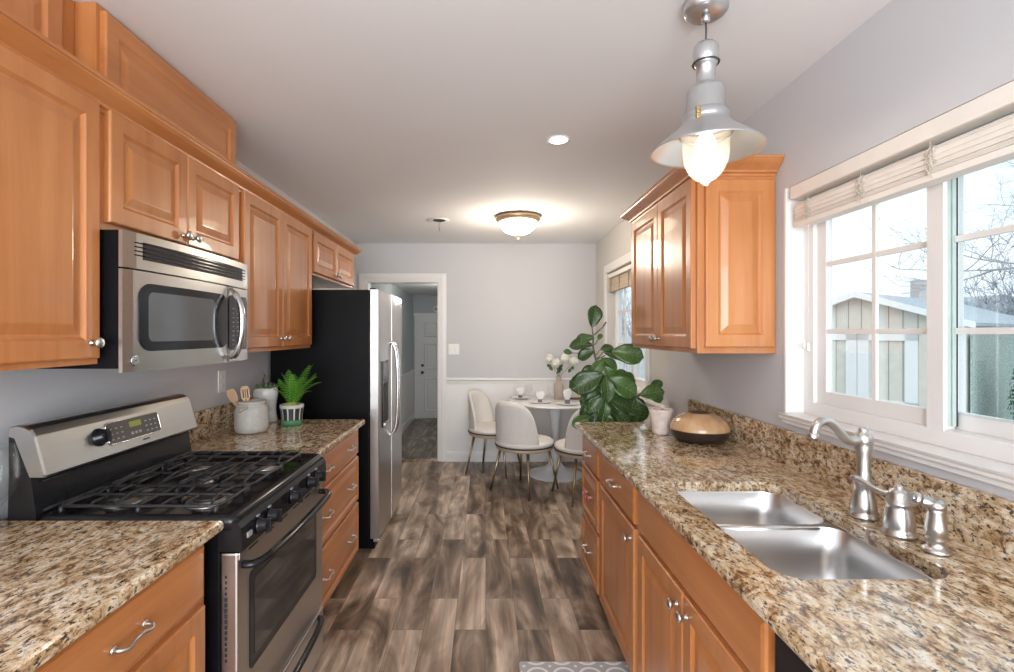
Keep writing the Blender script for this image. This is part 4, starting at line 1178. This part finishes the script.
# things on the table
TZ = .7515
PLT = [((.375, 5.33), 'white plate at the left of the table under a napkin'), ((.55, 4.98), 'white plate at the near edge of the table'), ((.80, 4.86), 'white plate on the right of the table before the vase')]
pp = None
for (x, y), lab in PLT:
    if pp is None:
        pp = MB().lathe([(.05, 0), (.055, .003), (.10, .010), (.108, .013), (.107, .016), (.09, .0115), (.05, .006), (.01, .005)], (0, 0, 0), 36).build('plate', 'ceramic', at=(0, 0, 0)); o = pp
    else: o = pp.copy(); COL.objects.link(o)
    o.location = (x, y, TZ); tag(o, lab, 'plate', 'plates on the round table')
np_ = None
for k_, ((x, y), lab) in enumerate((((.375, 5.33), 'folded white napkin in a grey ring, farthest left on the table'), ((.55, 4.98), 'folded white napkin in a grey ring, middle of the near table edge'), ((.80, 4.86), 'tall bright white napkin in a grey ring in front of the vase'))):
    if np_ is None:
        np_ = thing('napkin', lab, 'napkin', (0, 0, 0), 'ringed napkins on the round table')
        m = MB(); rs = []
        for z, w_, d_ in ((.008, .016, .012), (.03, .018, .014), (.05, .034, .010), (.075, .048, .006), (.10, .040, .003)):
            rs.append([(w_ * math.cos(a) * (1 + .12 * math.cos(5 * a)), d_ * math.sin(a), z + .012 * math.sin(3 * a) * (z > .06)) for a in [2 * PI * j / 20 for j in range(20)]])
        m.rings(rs).build('cloth', plain('white_linen', (.8, .8, .8), .9), np_)
        MB().lathe([(.021, .006), (.022, .010), (.022, .030), (.021, .034)], (0, 0, 0), 20).build('napkin_ring', plain('grey_ring', (.2, .18, .17), .5), np_); o = np_
    else: o = copy_tree(np_)
    o.location = (x, y, TZ + .005); o.rotation_euler = (0, 0, .3 * k_)
    if k_ == 2: o.scale = (1.15, 1.15, 1.35); tag(o, lab, 'napkin')

gls = None
for (x, y), lab in (((.46, 5.24), 'clear stemmed glass on the left side of the table'), ((.66, 5.02), 'clear stemmed glass near the middle of the table')):
    if gls is None:
        gls = MB().lathe([(.032, 0), (.032, .002), (.006, .006), (.004, .06), (.012, .068), (.034, .09), (.038, .12), (.033, .155), (.031, .155), (.036, .12), (.032, .092), (.010, .072)], (0, 0, 0), 24).build('wine_glass', 'drink_glass', at=(0, 0, 0)); o = gls
    else: o = gls.copy(); COL.objects.link(o)
    o.location = (x, y, TZ); tag(o, lab, 'glass', 'stemmed glasses on the round table')

VX, VY = .778, 5.27
vs = thing('bud_vase', 'tall taupe bottle-shaped vase on the round table', 'vase', (VX, VY, TZ))
MB().lathe([(.045, TZ), (.053, TZ + .006), (.054, TZ + .12), (.048, TZ + .15), (.030, TZ + .178), (.0275, TZ + .19), (.0275, TZ + .225), (.031, TZ + .235), (.026, TZ + .236), (.022, TZ + .20)], (VX, VY, 0), 32, cap1=False).build('body', 'taupe', vs)
def ipt(px, py, Y): return Vector(((px - 485) * Y / 500, Y, 1.443 - (py - 333.5) * Y / 500))
fm = plain('white_petals', (.80, .79, .72), .8, var=.08, scale=60)
for k_, (px, py, dY, lab) in enumerate(((549.5, 358.5, .03, 'cream flower stem leaning farthest left in the vase'), (556, 363, -.04, 'white flower stem lowest at the front of the vase'), (564.5, 358.5, 0, 'large white flower stem in the centre of the vase'), (573.5, 361.5, .02, 'white flower stem leaning right in the vase'))):
    h = ipt(px, py, VY + dY); random.seed(k_ + 20)
    t = thing('flower_stem', lab, 'flower', (VX, VY, TZ + .05), 'white flowers in the taupe vase')
    b0 = Vector((VX + .004 * (k_ - 1.5), VY, TZ + .06))
    MB().tube(spline([b0, b0 + Vector((0, 0, .16)), (b0 + Vector((0, 0, .17))).lerp(h, .6), h], 4), .0025, 6).build('stem', 'brown', t)
    for q in range(2):
        lf = bpy.data.objects.new('leaf', LEAF); COL.objects.link(lf); lf.parent = t
        p_ = b0.lerp(h, .62 + .14 * q) + Vector((0, 0, .012)) - Vector(t.location)
        lf.matrix_local = Matrix.Translation(p_) @ Matrix.Rotation(math.radians(90 if q else 40) * (1 if k_ % 2 else -1), 4, 'Y') @ Matrix.Rotation(math.radians(70), 4, 'X') @ Matrix.Scale(.055, 4)
    m = MB()
    for q in range(60):
        d = Vector((random.gauss(0, 1), random.gauss(0, 1), random.gauss(0, 1))).normalized(); c_ = h + d * .046; a, b, _ = frame_from(d)
        s_ = .017; tw = random.uniform(0, PI); a2 = a * math.cos(tw) + b * math.sin(tw); b2 = d.cross(a2)
        m.add([c_ - a2 * s_ - d * .004, c_ - b2 * s_ * .8, c_ + a2 * s_ + d * .006, c_ + b2 * s_ * .8, c_ + d * .006], [(0, 1, 4), (1, 2, 4), (2, 3, 4), (3, 0, 4)])
    m.ball(h, .042, 8); m.build('petals', fm, t)


FX, FY = .775, 3.36
fg_ = thing('fiddle_leaf_fig', 'fiddle-leaf fig tree standing behind the far end of the sink counter', 'potted plant', (FX, FY, 0))
MB().lathe([(.095, 0), (.10, .01), (.12, .20), (.126, .27), (.13, .28), (.13, .30), (.12, .30), (.115, .27)], (FX + .03, FY + .02, 0), 32, cap1=False).build('pot', 'ceramic', fg_)
MB().lathe([(.116, .265), (.08, .272), (.01, .275)], (FX + .03, FY + .02, 0), 24, cap0=False).build('soil', 'soil', fg_)
top = ipt(593, 336, FY)
trunk = spline([(FX + .03, FY + .02, .26), (FX + .02, FY, .55), ipt(606, 410, FY), ipt(601, 378, FY), ipt(594, 352, FY), top, ipt(592, 326, FY)], 6)
MB().tube(trunk, [.014 - .010 * i / (len(trunk) - 1) for i in range(len(trunk))], 8).build('trunk', 'bark', fg_)
MB().tube(spline([ipt(606, 405, FY), ipt(625, 404, FY + .03), ipt(640, 394, FY + .02), ipt(650, 388, FY)], 5), .006, 6).build('branch', 'bark', fg_)
MB().tube([ipt(594, 335, FY), ipt(603, 327, FY), ipt(606, 322, FY)], [.006, .005, .007], 6).build('branch', 'bark', fg_)
# px, py of the leaf base, direction angle (deg, image plane, 0 = right, 90 = up), length m, depth offset, face tilt
LV = [(592, 327, 78, .15, 0, .3), (594, 337, 190, .13, -.02, .9), (592, 345, 176, .15, -.04, 1.0), (572, 353, 165, .06, .02, .4), (594, 350, 205, .12, -.06, .5), (598, 340, 60, .05, .0, .5),
      (600, 350, 20, .09, .03, .9), (603, 352, -12, .15, .05, 1.1), (612, 351, -10, .205, -.08, .15), (598, 368, 195, .12, .05, .6),
      (603, 374, 205, .23, -.12, .2), (600, 372, 250, .16, -.08, .3), (605, 366, 300, .12, -.1, .3), (606, 376, 275, .17, -.15, .25), (608, 378, -28, .21, -.14, .3), (610, 374, -14, .19, 0, 1.0),
      (606, 390, 200, .15, -.05, .6), (604, 395, 225, .15, -.12, .4), (606, 400, 260, .15, -.13, .3), (608, 396, 305, .16, -.1, .4), (610, 400, -20, .17, -.12, .6), (604, 404, 190, .14, -.03, .5),
      (600, 410, 238, .13, -.08, .3), (606, 412, 280, .14, -.14, .2), (614, 410, -40, .14, -.06, .4), (624, 404, 20, .12, .04, .7), (632, 399, -35, .12, .02, .4), (640, 395, 15, .16, -.06, .6), (636, 398, -75, .17, -.05, .35),
      (645, 391, -20, .15, .0, .5), (650, 389, 35, .10, .0, .8), (628, 403, -60, .13, -.03, .4), (590, 417, 205, .13, -.16, .2), (596, 384, 160, .11, .06, .7), (604, 360, 225, .12, .0, .4), (602, 358, -40, .13, .03, .5),
      (600, 392, 215, .16, .05, .4), (612, 388, -10, .15, .07, .5), (616, 396, -50, .15, -.02, .4), (598, 402, 170, .13, .02, .6), (592, 405, 250, .12, -.04, .3), (620, 412, -15, .13, .05, .5), (610, 418, 265, .12, -.1, .3), (588, 398, 262, .15, 0, .3), (632, 410, -80, .12, .04, .4)]
random.seed(15)
for q in range(22):
    LV.append((random.uniform(592, 622), random.uniform(372, 422), random.uniform(150, 390), random.uniform(.10, .17), random.uniform(-.12, .2), random.uniform(.2, .9)))
random.seed(5)
for k_, (px, py, ang, ln, dY, tilt) in enumerate(LV):
    o = bpy.data.objects.new('leaf', LEAF); COL.objects.link(o); o.parent = fg_
    a = math.radians(ang); d = Vector((math.cos(a), random.uniform(-.35, .05), math.sin(a))).normalized()
    nn = Vector((random.uniform(-.25, .25), -1, tilt)); nn = (nn - d * nn.dot(d)).normalized()
    xx = d.cross(nn).normalized()
    mat = Matrix((xx, d, nn)).transposed().to_4x4()
    p = ipt(px, py, FY + dY * .6) - Vector((FX, FY, 0))
    o.matrix_local = Matrix.Translation(p) @ mat @ Matrix.Scale(ln, 4)
st = MB(); 
for k_, (px, py, ang, ln, dY, tilt) in enumerate(LV):
    p = ipt(px, py, FY + dY * .6); q = min(trunk, key=lambda v: (v - p - Vector((0, 0, -.03))).length)
    if px > 622: q = ipt(px - 3, py + 3, FY + .02)
    st.tube([q, q.lerp(p, .5) + Vector((0, 0, -.005)), p], .003, 5)
st.build('petiole', 'fig_leaf', fg_)

# picture frame on the table (mostly behind the plant)
pf = thing('picture_frame', 'small dark brown frame leaning on the table behind the plant', 'frame', (.94, 5.2, TZ))
o_ = Vector((.87, 5.22, TZ + .002)); U = Vector((1, .1, 0)).normalized(); V = Vector((.1, .25, 1)).normalized(); Wn = U.cross(V).normalized()
m = MB()
for (a0, a1, b0, b1) in ((0, .02, 0, .20), (.13, .15, 0, .20), (0, .15, 0, .02), (0, .15, .18, .20)):
    m.prism([(a0, b0), (a1, b0), (a1, b1), (a0, b1)], Wn * .014, o_, U, V)
m.build('frame', 'brown', pf)
MB().prism([(.02, .02), (.13, .02), (.13, .18), (.02, .18)], Wn * .004, o_ + Wn * .004, U, V).build('picture', plain('faded_print', (.5, .45, .4), .6), pf)

# ------------------------------------------------------------------ LEFT COUNTER THINGS
CZ = .9145
KX, KY = -1.255, 2.69
ck = thing('ceramic_crock', 'pale grey ridged ceramic crock on the left counter', 'crock', (KX, KY, CZ))
prof = [(.070, 0), (.080, .006), (.083, .02)] + [(.084 + (.0016 if i % 2 else 0), .024 + i * .0065) for i in range(15)] + [(.083, .125), (.074, .138), (.066, .144), (.066, .150), (.073, .156), (.074, .166), (.068, .168), (.060, .160), (.058, .10), (.058, .01)]
MB().lathe(prof, (KX, KY, CZ), 40, cap1=True, rfun=lambda t, h: 1 + (.008 * math.cos(30 * t) if .02 < h < .12 else 0)).build('body', plain('oat_glaze', (.47, .455, .42), .45, var=.08, scale=40), ck)
MB().tube(spline([(KX + .01, KY - .078, CZ + .142), (KX - .0, KY - .098, CZ + .136), (KX - .015, KY - .10, CZ + .128), (KX - .02, KY - .083, CZ + .122)], 4), .007, 8).build('lug_handle', 'taupe', ck)
def utensil(x, y, tilt, label, slots):
    t = thing('wooden_spatula', label, 'utensil', (x, y, CZ + .02), 'wooden utensils in the crock')
    D = Vector(tilt).normalized(); b0 = Vector((x, y, CZ + .02)); a, b, _ = frame_from(D)
    a = Vector((1, .5, 0)); a = (a - D * a.dot(D)).normalized(); b = D.cross(a)
    MB().tube([b0, b0 + D * .16], [.005, .005], 8).build('shaft', 'spoon', t)
    m = MB(); poly = [(-.006, .14), (.006, .14), (.016, .16), (.022, .185), (.022, .21), (.014, .228), (-.014, .228), (-.022, .21), (-.022, .185), (-.016, .16)]
    if slots:
        for (u0, u1) in ((-.022, -.013), (-.007, -.002), (.003, .008), (.014, .022)): m.prism([(u0, .165), (u1, .165), (u1, .212), (u0, .212)], b * .005, b0, a, D)
        m.prism([(-.006, .14), (.006, .14), (.022, .166), (-.022, .166)], b * .005, b0, a, D).prism([(-.022, .21), (.022, .21), (.014, .228), (-.014, .228)], b * .005, b0, a, D)
    else: m.prism(poly, b * .005, b0, a, D)
    m.build('blade', 'spoon', t)
utensil(KX - .005, KY - .015, (-.13, .02, 1), 'slotted pale wooden spatula standing upright in the crock', True)
utensil(KX - .02, KY - .01, (-.42, -.05, 1), 'plain pale wooden spoon leaning left out of the crock', False)

HX, HYY = -1.31, 3.0
hv = thing('sculpted_vase', 'white sculpted head-like planter behind the crock', 'planter', (HX, HYY, CZ))
rs = []
for z, r_, ox in ((0, .035, .02), (.01, .042, .02), (.04, .040, .018), (.07, .044, .012), (.10, .055, .002), (.13, .064, -.006), (.16, .068, -.008), (.185, .067, -.006), (.20, .060, -.004), (.205, .052, -.004), (.198, .045, -.004)):
    rs.append([(HX + ox + r_ * math.cos(a) * (1 + .06 * math.cos(2 * a + z * 30)), HYY + r_ * math.sin(a), CZ + z) for a in [2 * PI * j / 28 for j in range(28)]])
MB().rings(rs, cap1=False).build('body', 'ceramic', hv)
MB().lathe([(.05, CZ + .185), (.01, CZ + .19)], (HX - .004, HYY, 0), 20).build('soil', 'soil', hv)
m = MB(); random.seed(3)
for q in range(22):
    a = q * 2.4; r_ = .012 + .028 * (q / 22); d = Vector((math.cos(a) * (.2 + q * .04), math.sin(a) * (.2 + q * .04), 1)).normalized()
    b0 = Vector((HX + r_ * math.cos(a), HYY + r_ * math.sin(a), CZ + .188)); m.tube([b0, b0 + d * .025, b0 + d * .05], [.006, .008, .0008], 6)
m.build('succulent', plain('succulent_green', (.10, .16, .07), .5, var=.3, scale=30), hv)
MB().tube(spline([(HX - .015, HYY, CZ + .19), (HX - .02, HYY, CZ + .25), (HX - .012, HYY, CZ + .275), (HX - .022, HYY, CZ + .30)], 4), [.006] * 5 + [.004] * 5 + [.001] * 3, 6).build('spike', plain('dark_spike', (.04, .05, .035), .5), hv)

PXX, PYY = -1.12, 2.90
fn = thing('potted_fern', 'bright green fern in a striped pot by the refrigerator', 'potted plant', (PXX, PYY, CZ))


def striped():
    m = new_mat('striped_pot_glaze', .3)
    v = coords(m); sx = N(m, 'SeparateXYZ'); L(m, v, sx.inputs[0])
    at = m.node_tree.nodes.new('ShaderNodeMath'); at.operation = 'ARCTAN2'; L(m, sx.outputs['Y'], at.inputs[0]); L(m, sx.outputs['X'], at.inputs[1])
    mu = m.node_tree.nodes.new('ShaderNodeMath'); mu.operation = 'MULTIPLY'; mu.inputs[1].default_value = 11; L(m, at.outputs[0], mu.inputs[0])
    si = m.node_tree.nodes.new('ShaderNodeMath'); si.operation = 'SINE'; L(m, mu.outputs[0], si.inputs[0])
    c1 = ramp(m, si.outputs[0], [(0.0, (.03, .035, .04)), (.72, (.03, .035, .04)), (.78, (.6, .62, .6))])
    mr = N(m, 'MapRange'); mr.inputs[1].default_value = 0; mr.inputs[2].default_value = .12; L(m, sx.outputs['Z'], mr.inputs[0])
    low = ramp(m, mr.outputs[0], [(0, (.04, .22, .09)), (.22, (.10, .30, .16)), (.3, (0, 0, 0))])
    hi = ramp(m, mr.outputs[0], [(.27, (1, 1, 1)), (.28, (0, 0, 0))])
    c = mixc(m, c1, low, hi)
    ht = ramp(m, mr.outputs[0], [(.82, (0, 0, 0)), (.84, (1, 1, 1))])
    L(m, mixc(m, c, (.5, .52, .45), ht), BS(m).inputs['Base Color']); return m


MB().lathe([(.05, 0), (.056, .005), (.058, .03), (.060, .07), (.066, .10), (.067, .118), (.060, .120), (.056, .10), (.054, .09)], (PXX, PYY, CZ), 32, cap1=True).build('pot', striped(), fn)
MB().ball((PXX + .0, PYY - .01, CZ + .112), .04, 10, (1, 1, .6)).build('root_ball', plain('yellow_green_moss', (.30, .33, .06), .9, var=.3, scale=60), fn)


def frond(length, droop, name='frond_mesh'):
    m = MB(); n = 17; pts = []
    for i in range(n + 1):
        t = i / n; pts.append(Vector((0, length * (.8 * t - .05 * t * t), length * (1.15 * t - droop * t * t))))
    m.tube(pts, [.0022 * (1 - .7 * i / n) for i in range(n + 1)], 5)
    for i in range(2, n + 1):
        t = i / n; w_ = .036 * (math.sin(PI * min(.98, t * .92 + .06)) ** .8) + .004
        d = (pts[i] - pts[i - 1]).normalized()
        for s_ in (-1, 1):
            p = pts[i]; sd = Vector((s_, 0, 0)); tip = p + sd * w_ + d * (w_ * .45) - Vector((0, 0, w_ * .15))
            wd_ = .0027
            m.add([p - d * wd_ * .4, p + (tip - p) * .4 - d * wd_, tip, p + (tip - p) * .45 + d * wd_, p + d * wd_ * .6, p + (tip - p) * .4 + Vector((0, 0, .0025))],
                  [(0, 1, 5), (1, 2, 5), (2, 3, 5), (3, 4, 5), (4, 0, 5)], True)
    o = m.build(name, 'fern', at=(0, 0, 0)); d = o.data; bpy.data.objects.remove(o); return d


FR1, FR2 = frond(.22, .35), frond(.24, .60)
random.seed(11)
specs = [(-90, .95, 0), (-60, 1.0, 1), (-35, 1.05, 0), (-75, 1.15, 0), (-100, 1.05, 1), (-120, .9, 0), (-10, .95, 1), (20, .9, 0), (60, .8, 0), (100, .9, 0), (150, .8, 1), (190, .9, 0), (-150, .8, 0), (-135, .95, 1), (-50, .8, 0), (40, .95, 0), (-80, .7, 1), (-25, 1.15, 0)]
for k_, (az, sc, w_) in enumerate(specs):
    o = bpy.data.objects.new('frond', (FR1, FR2)[w_]); COL.objects.link(o); o.parent = fn
    o.location = (random.uniform(-.015, .015), random.uniform(-.015, .015), .105)
    o.rotation_euler = (math.radians(random.uniform(-5, 22)), random.uniform(-.2, .2), math.radians(az)); o.scale = (sc, sc * .9, sc)

gv = thing('glass_goblet', 'clear glass hurricane goblet at the left edge of the counter', 'glass vase', (-1.338, 1.36, CZ))
MB().lathe([(.040, .0), (.040, .003), (.016, .010), (.012, .03), (.014, .05), (.028, .07), (.048, .10), (.054, .135), (.053, .18), (.046, .222), (.0435, .222), (.050, .18), (.051, .135), (.045, .102), (.02, .074)], (-1.338, 1.36, CZ), 40).build('bowl', 'drink_glass', gv)

# ------------------------------------------------------------------ RIGHT COUNTER THINGS
GX, GY = 1.062, 2.475
m_g = MB().lathe([(.085, 0), (.114, .006), (.134, .028), (.139, .058)], (GX, GY, CZ), 48, cap1=False)
gd = thing('wooden_gourd_bowl', 'squat two-tone wooden vessel with a dark base by the backsplash', 'bowl', (GX, GY, CZ))
m_g.build('dark_base', plain('dark_stained_wood', (.035, .022, .018), .3, var=.2, scale=30), gd)
MB().lathe([(.139, .058), (.139, .064), (.136, .078), (.124, .100), (.100, .120), (.070, .133), (.056, .138), (.050, .138), (.046, .132)], (GX, GY, CZ), 48, cap0=False, cap1=False).build('turned_top', wood('turned_maple', (.42, .24, .12), (.58, .36, .19), (.68, .47, .28), 2, .18, .4), gd)
MB().lathe([(.056, .1385), (.049, .1385), (.044, .128), (.042, .10), (.005, .095)], (GX, GY, CZ), 32, cap0=False).build('opening', 'brown', gd)
UX, UYY = .925, 2.63
cu = thing('ribbed_cup', 'pinkish ribbed candle cup with a gold top beside the wooden vessel', 'cup', (UX, UYY, CZ))
M['iris'] = plain('pearly_glass', (.70, .60, .56), .2, var=.18, scale=30, coat=.5)
MB().lathe([(.036, 0), (.042, .008), (.045, .03), (.052, .07), (.060, .12), (.063, .132), (.059, .133), (.055, .12), (.050, .10)], (UX, UYY, CZ), 60, cap1=False, rfun=lambda t, h: 1 + .02 * math.cos(20 * t)).build('vessel', 'iris', cu)
MB().lathe([(.052, .105), (.053, .118), (.045, .124), (.02, .121), (.004, .122)], (UX, UYY, CZ), 30).build('gold_wax', plain('gold_wax', (.55, .33, .12), .35, .3, var=.3, scale=60), cu)
m = MB(); random.seed(9)
for q in range(9):
    a = q * .7; m.ball((UX + .03 * math.cos(a) * (q % 3) / 2, UYY + .03 * math.sin(a), CZ + .126), .010, 7, (1.3, 1, .6))
m.build('petal_chip', plain('pale_chips', (.70, .52, .36), .5, var=.2, scale=50), cu)

# ------------------------------------------------------------------ RUG
def rugmat():
    m = new_mat('grey_pattern_mat', .85)
    v = coords(m, (9, 9, 9)); fr_ = m.node_tree.nodes.new('ShaderNodeVectorMath'); fr_.operation = 'FRACTION'; L(m, v, fr_.inputs[0])
    su = m.node_tree.nodes.new('ShaderNodeVectorMath'); su.operation = 'SUBTRACT'; su.inputs[1].default_value = (.5, .5, .5); L(m, fr_.outputs[0], su.inputs[0])
    mm = m.node_tree.nodes.new('ShaderNodeVectorMath'); mm.operation = 'MULTIPLY'; mm.inputs[1].default_value = (1, 1, 0); L(m, su.outputs[0], mm.inputs[0])
    ln = m.node_tree.nodes.new('ShaderNodeVectorMath'); ln.operation = 'LENGTH'; L(m, mm.outputs[0], ln.inputs[0])
    k_ = m.node_tree.nodes.new('ShaderNodeMath'); k_.operation = 'MULTIPLY'; k_.inputs[1].default_value = 20; L(m, ln.outputs['Value'], k_.inputs[0])
    s_ = m.node_tree.nodes.new('ShaderNodeMath'); s_.operation = 'SINE'; L(m, k_.outputs[0], s_.inputs[0])
    L(m, ramp(m, s_.outputs[0], [(.35, (.42, .42, .43)), (.5, (.78, .77, .75))]), BS(m).inputs['Base Color']); return m


ru = thing('kitchen_mat', 'grey and white patterned floor mat in front of the sink', 'mat', (.39, 1.6, 0))
MB().box(.15, .632, 1.05, 2.185, .0005, .009, .003).build('mat', rugmat(), ru)
MB().tube(rrect(.151, .631, 1.051, 2.184, .01, .006, 3), .004, 6, closed=True).build('border', plain('mat_edge', (.42, .42, .42), .9), ru)

# ------------------------------------------------------------------ OUTSIDE
struct(MB().box(1.42, 60, -20, 70, -.42, -.32).build('ground', 'ground'))
random.seed(4)
# shed: peak point P, facade direction U, depth direction D
P = Vector((6.71, 9.0, 0)); U = Vector((.54, -.84, 0)); D = Vector((.84, .54, 0)); GZ0 = -.32
shd = thing('garden_shed', 'tan garden shed with grey gable roof and white double doors', 'shed', (6.71, 9.0, GZ0))
HWD, EZ, PZ = 1.45, 1.60, 2.13
poly = [(-HWD, GZ0), (HWD, GZ0), (HWD, EZ), (0, PZ), (-HWD, EZ)]
MB().prism(poly, D * 5.0, P, U, (0, 0, 1)).build('wall', 'siding', shd)
m = MB()
for i in range(15):
    u = -HWD + .1 + i * .2
    if u < HWD: m.prism([(u, GZ0), (u + .012, GZ0), (u + .012, EZ + (1 - abs(u) / HWD) * .5 - .02), (u, EZ + (1 - abs(u) / HWD) * .5 - .02)], -D * .004, P, U, (0, 0, 1))
m.build('siding_groove', plain('groove', (.30, .28, .25), .9), shd)
m = MB()
ov = .14; sl_ = (PZ - EZ) / HWD
for s_ in (-1, 1):
    m.prism([(0, PZ + .06), (s_ * (HWD + ov), EZ - sl_ * ov + .06), (s_ * (HWD + ov), EZ - sl_ * ov + .01), (0, PZ + .01)], D * 5.3, P - D * .14, U, (0, 0, 1))
m.build('roof', 'shingle', shd)
m = MB()
for s_ in (-1, 1):
    m.prism([(0, PZ + .07), (s_ * (HWD + ov), EZ - sl_ * ov + .07), (s_ * (HWD + ov), EZ - sl_ * ov - .03), (0, PZ - .04)], -D * .02, P - D * .141, U, (0, 0, 1))
m.build('barge_board', 'trim', shd)
m = MB()
for u0 in (-HWD, HWD - .07): m.prism([(u0, GZ0), (u0 + .07, GZ0), (u0 + .07, EZ - .02), (u0, EZ - .02)], -D * .02, P, U, (0, 0, 1))
m.build('corner_board', 'trim', shd)
for s_ in (-1, 1):
    m = MB(); u0, u1 = (-.86, -.005) if s_ < 0 else (.005, .86)
    for a0, a1, b0, b1 in ((u0, u0 + .17, GZ0 + .05, 1.46), (u1 - .17, u1, GZ0 + .05, 1.46), (u0, u1, 1.32, 1.46), (u0, u1, GZ0 + .05, .0), (u0, u1, .18, .29)):
        m.prism([(a0, b0), (a1, b0), (a1, b1), (a0, b1)], -D * .03, P - D * .004, U, (0, 0, 1))
    m.build('shed_door', 'trim', shd)
# stucco neighbour wall behind/right of the shed, with ivy
q0 = P + U * (HWD + .02) + D * .02
bwl = thing('garden_wall', 'green-grey stucco garden wall right of the shed', 'wall', (q0.x, q0.y, GZ0))
MB().prism([(0, GZ0), (3.2, GZ0), (3.2, 1.42), (0, 1.42)], U * .02 + Vector((0, 0, 0)), q0 + U * .02, D, (0, 0, 1)).build('wall_face', 'stucco', bwl)


def twig_bush(name, label, c, w_, h, n, seed, mat='twig', cat='shrub'):
    random.seed(seed); m = MB(); c = Vector(c)
    for i in range(n):
        a = random.uniform(0, 2 * PI); r_ = random.uniform(0, .4) * w_
        p = c + Vector((r_ * math.cos(a), r_ * math.sin(a), 0)); d = Vector((math.cos(a) * random.uniform(.05, .6), math.sin(a) * random.uniform(.05, .6), 1)).normalized()
        L_ = h * random.uniform(.6, 1.05); pts = [p]
        for j in range(5):
            d = (d + Vector((random.gauss(0, .14), random.gauss(0, .14), .05))).normalized(); pts.append(pts[-1] + d * L_ / 5)
        m.tube(pts, [.028, .022, .017, .012, .008, .004], 4)
        for j in (1, 2, 2, 3, 3, 4, 4, 5):
            for _ in range(2):
                e = (d + Vector((random.gauss(0, .7), random.gauss(0, .7), random.gauss(.2, .3)))).normalized(); ll = h * random.uniform(.08, .22)
                m.tube([pts[j], pts[j] + e * ll * .5, pts[j] + (e + Vector((random.gauss(0, .3), random.gauss(0, .3), .2))).normalized() * ll], [.009, .006, .003], 3)
    return tag(m.build(name, mat), label, cat)


twig_bush('bare_shrub', 'tall bare twiggy shrub behind the shed roof on the right', (15.0, 13.0, GZ0), 3.4, 4.2, 130, 1)
twig_bush('bare_shrub', 'low bare twiggy shrub behind the shed ridge, left of the window post', (15.4, 17.6, GZ0), 2.6, 2.7, 60, 2)
twig_bush('bare_shrub', 'bare twiggy shrub outside the breakfast nook window', (7.0, 24.0, GZ0), 3.5, 6.0, 50, 3)


def bare_tree(label, base, h, seed, lean=(0, 0, 1), depth=4):
    random.seed(seed); m = MB()
    def grow(p, d, L_, r_, k_):
        pts = [p]; n = 5
        for j in range(n):
            d = (d + Vector((random.gauss(0, .13), random.gauss(0, .13), random.gauss(.02, .08)))).normalized(); pts.append(pts[-1] + d * L_ / n)
        m.tube(pts, [r_ * (1 - .45 * j / n) for j in range(n + 1)], 6 if k_ > 1 else 3)
        if k_ == 0: return
        for q in range(4 if k_ > 1 else 5):
            b0 = pts[random.randint(2, n)]; e = (d * .7 + Vector((random.gauss(0, .65), random.gauss(0, .65), random.gauss(0.05, .35)))).normalized()
            grow(b0, e, L_ * random.uniform(.55, .8), r_ * .5, k_ - 1)
    grow(Vector(base), Vector(lean).normalized(), h, h * .03, depth)
    return tag(m.build('bare_tree', 'twig'), label, 'tree')


bare_tree('large leafless tree reaching over from the right of the sink window', (14.6, 9.2, GZ0), 3.3, 12, (-.12, .05, 1), 5)
bare_tree('leafless tree seen through the breakfast nook window', (5.6, 17.5, GZ0), 2.6, 5, (0, 0, 1), 4)

# ivy hedge at the right edge of the sink window
random.seed(8); m = MB()
hc = Vector((8.6, 7.45, GZ0))
m.ball(hc + Vector((0, 0, .75)), .42, 12, (1, 1, 1.9))
for i in range(2600):
    a = random.uniform(0, 2 * PI); z = random.uniform(0, 1.62); r_ = .52 * math.sqrt(max(.15, 1 - ((z - .75) / 1.0) ** 2)) * random.uniform(.82, 1.08)
    c_ = hc + Vector((r_ * math.cos(a), r_ * math.sin(a), z)); nn = Vector((math.cos(a), math.sin(a), random.uniform(-.2, .8))).normalized(); aa, bb, _ = frame_from(nn); t_ = random.uniform(0, PI); u_ = aa * math.cos(t_) + bb * math.sin(t_); v_ = nn.cross(u_); s_ = random.uniform(.025, .05)
    m.add([c_ - u_ * s_, c_ - v_ * s_ * .7 + nn * .01, c_ + u_ * s_, c_ + v_ * s_ * .7 + nn * .01], [(0, 1, 2), (0, 2, 3)])
tag(m.build('ivy_shrub', 'ivy'), 'dark green leafy shrub at the right of the sink window view', 'shrub')

# neighbour house far behind, pale chimney showing over the shed
nh = thing('neighbor_house', 'pale house far behind the shed with a chimney', 'house', (19, 21.0, GZ0))
MB().box(17, 23, 19.5, 24, GZ0, 2.3).build('wall', 'siding', nh)
MB().prism([(16.7, 2.3), (23.3, 2.3), (20, 2.95)], (0, 4.9, 0), (0, 19.3, 0), (1, 0, 0), (0, 0, 1)).build('roof', 'shingle', nh)
MB().box(17.35, 17.75, 20.0, 20.4, 2.3, 3.6).build('chimney', plain('pale_chimney', (.55, .50, .48), .9), nh)
# neighbour fence seen through the nook window
fe = thing('board_fence', 'pale grey board fence outside the breakfast nook window', 'fence', (4.2, 12, GZ0))
MB().box(4.2, 4.24, 9.5, 21, GZ0 + .02, 1.35).build('boards', plain('pale_boards', (.55, .58, .60), .9, var=.1), fe)
m = MB()
for i in range(5): m.box(4.13, 4.2, 9.6 + i * 2.6, 9.7 + i * 2.6, GZ0, 1.4)
m.build('post', plain('post_grey', (.45, .47, .48), .9), fe)
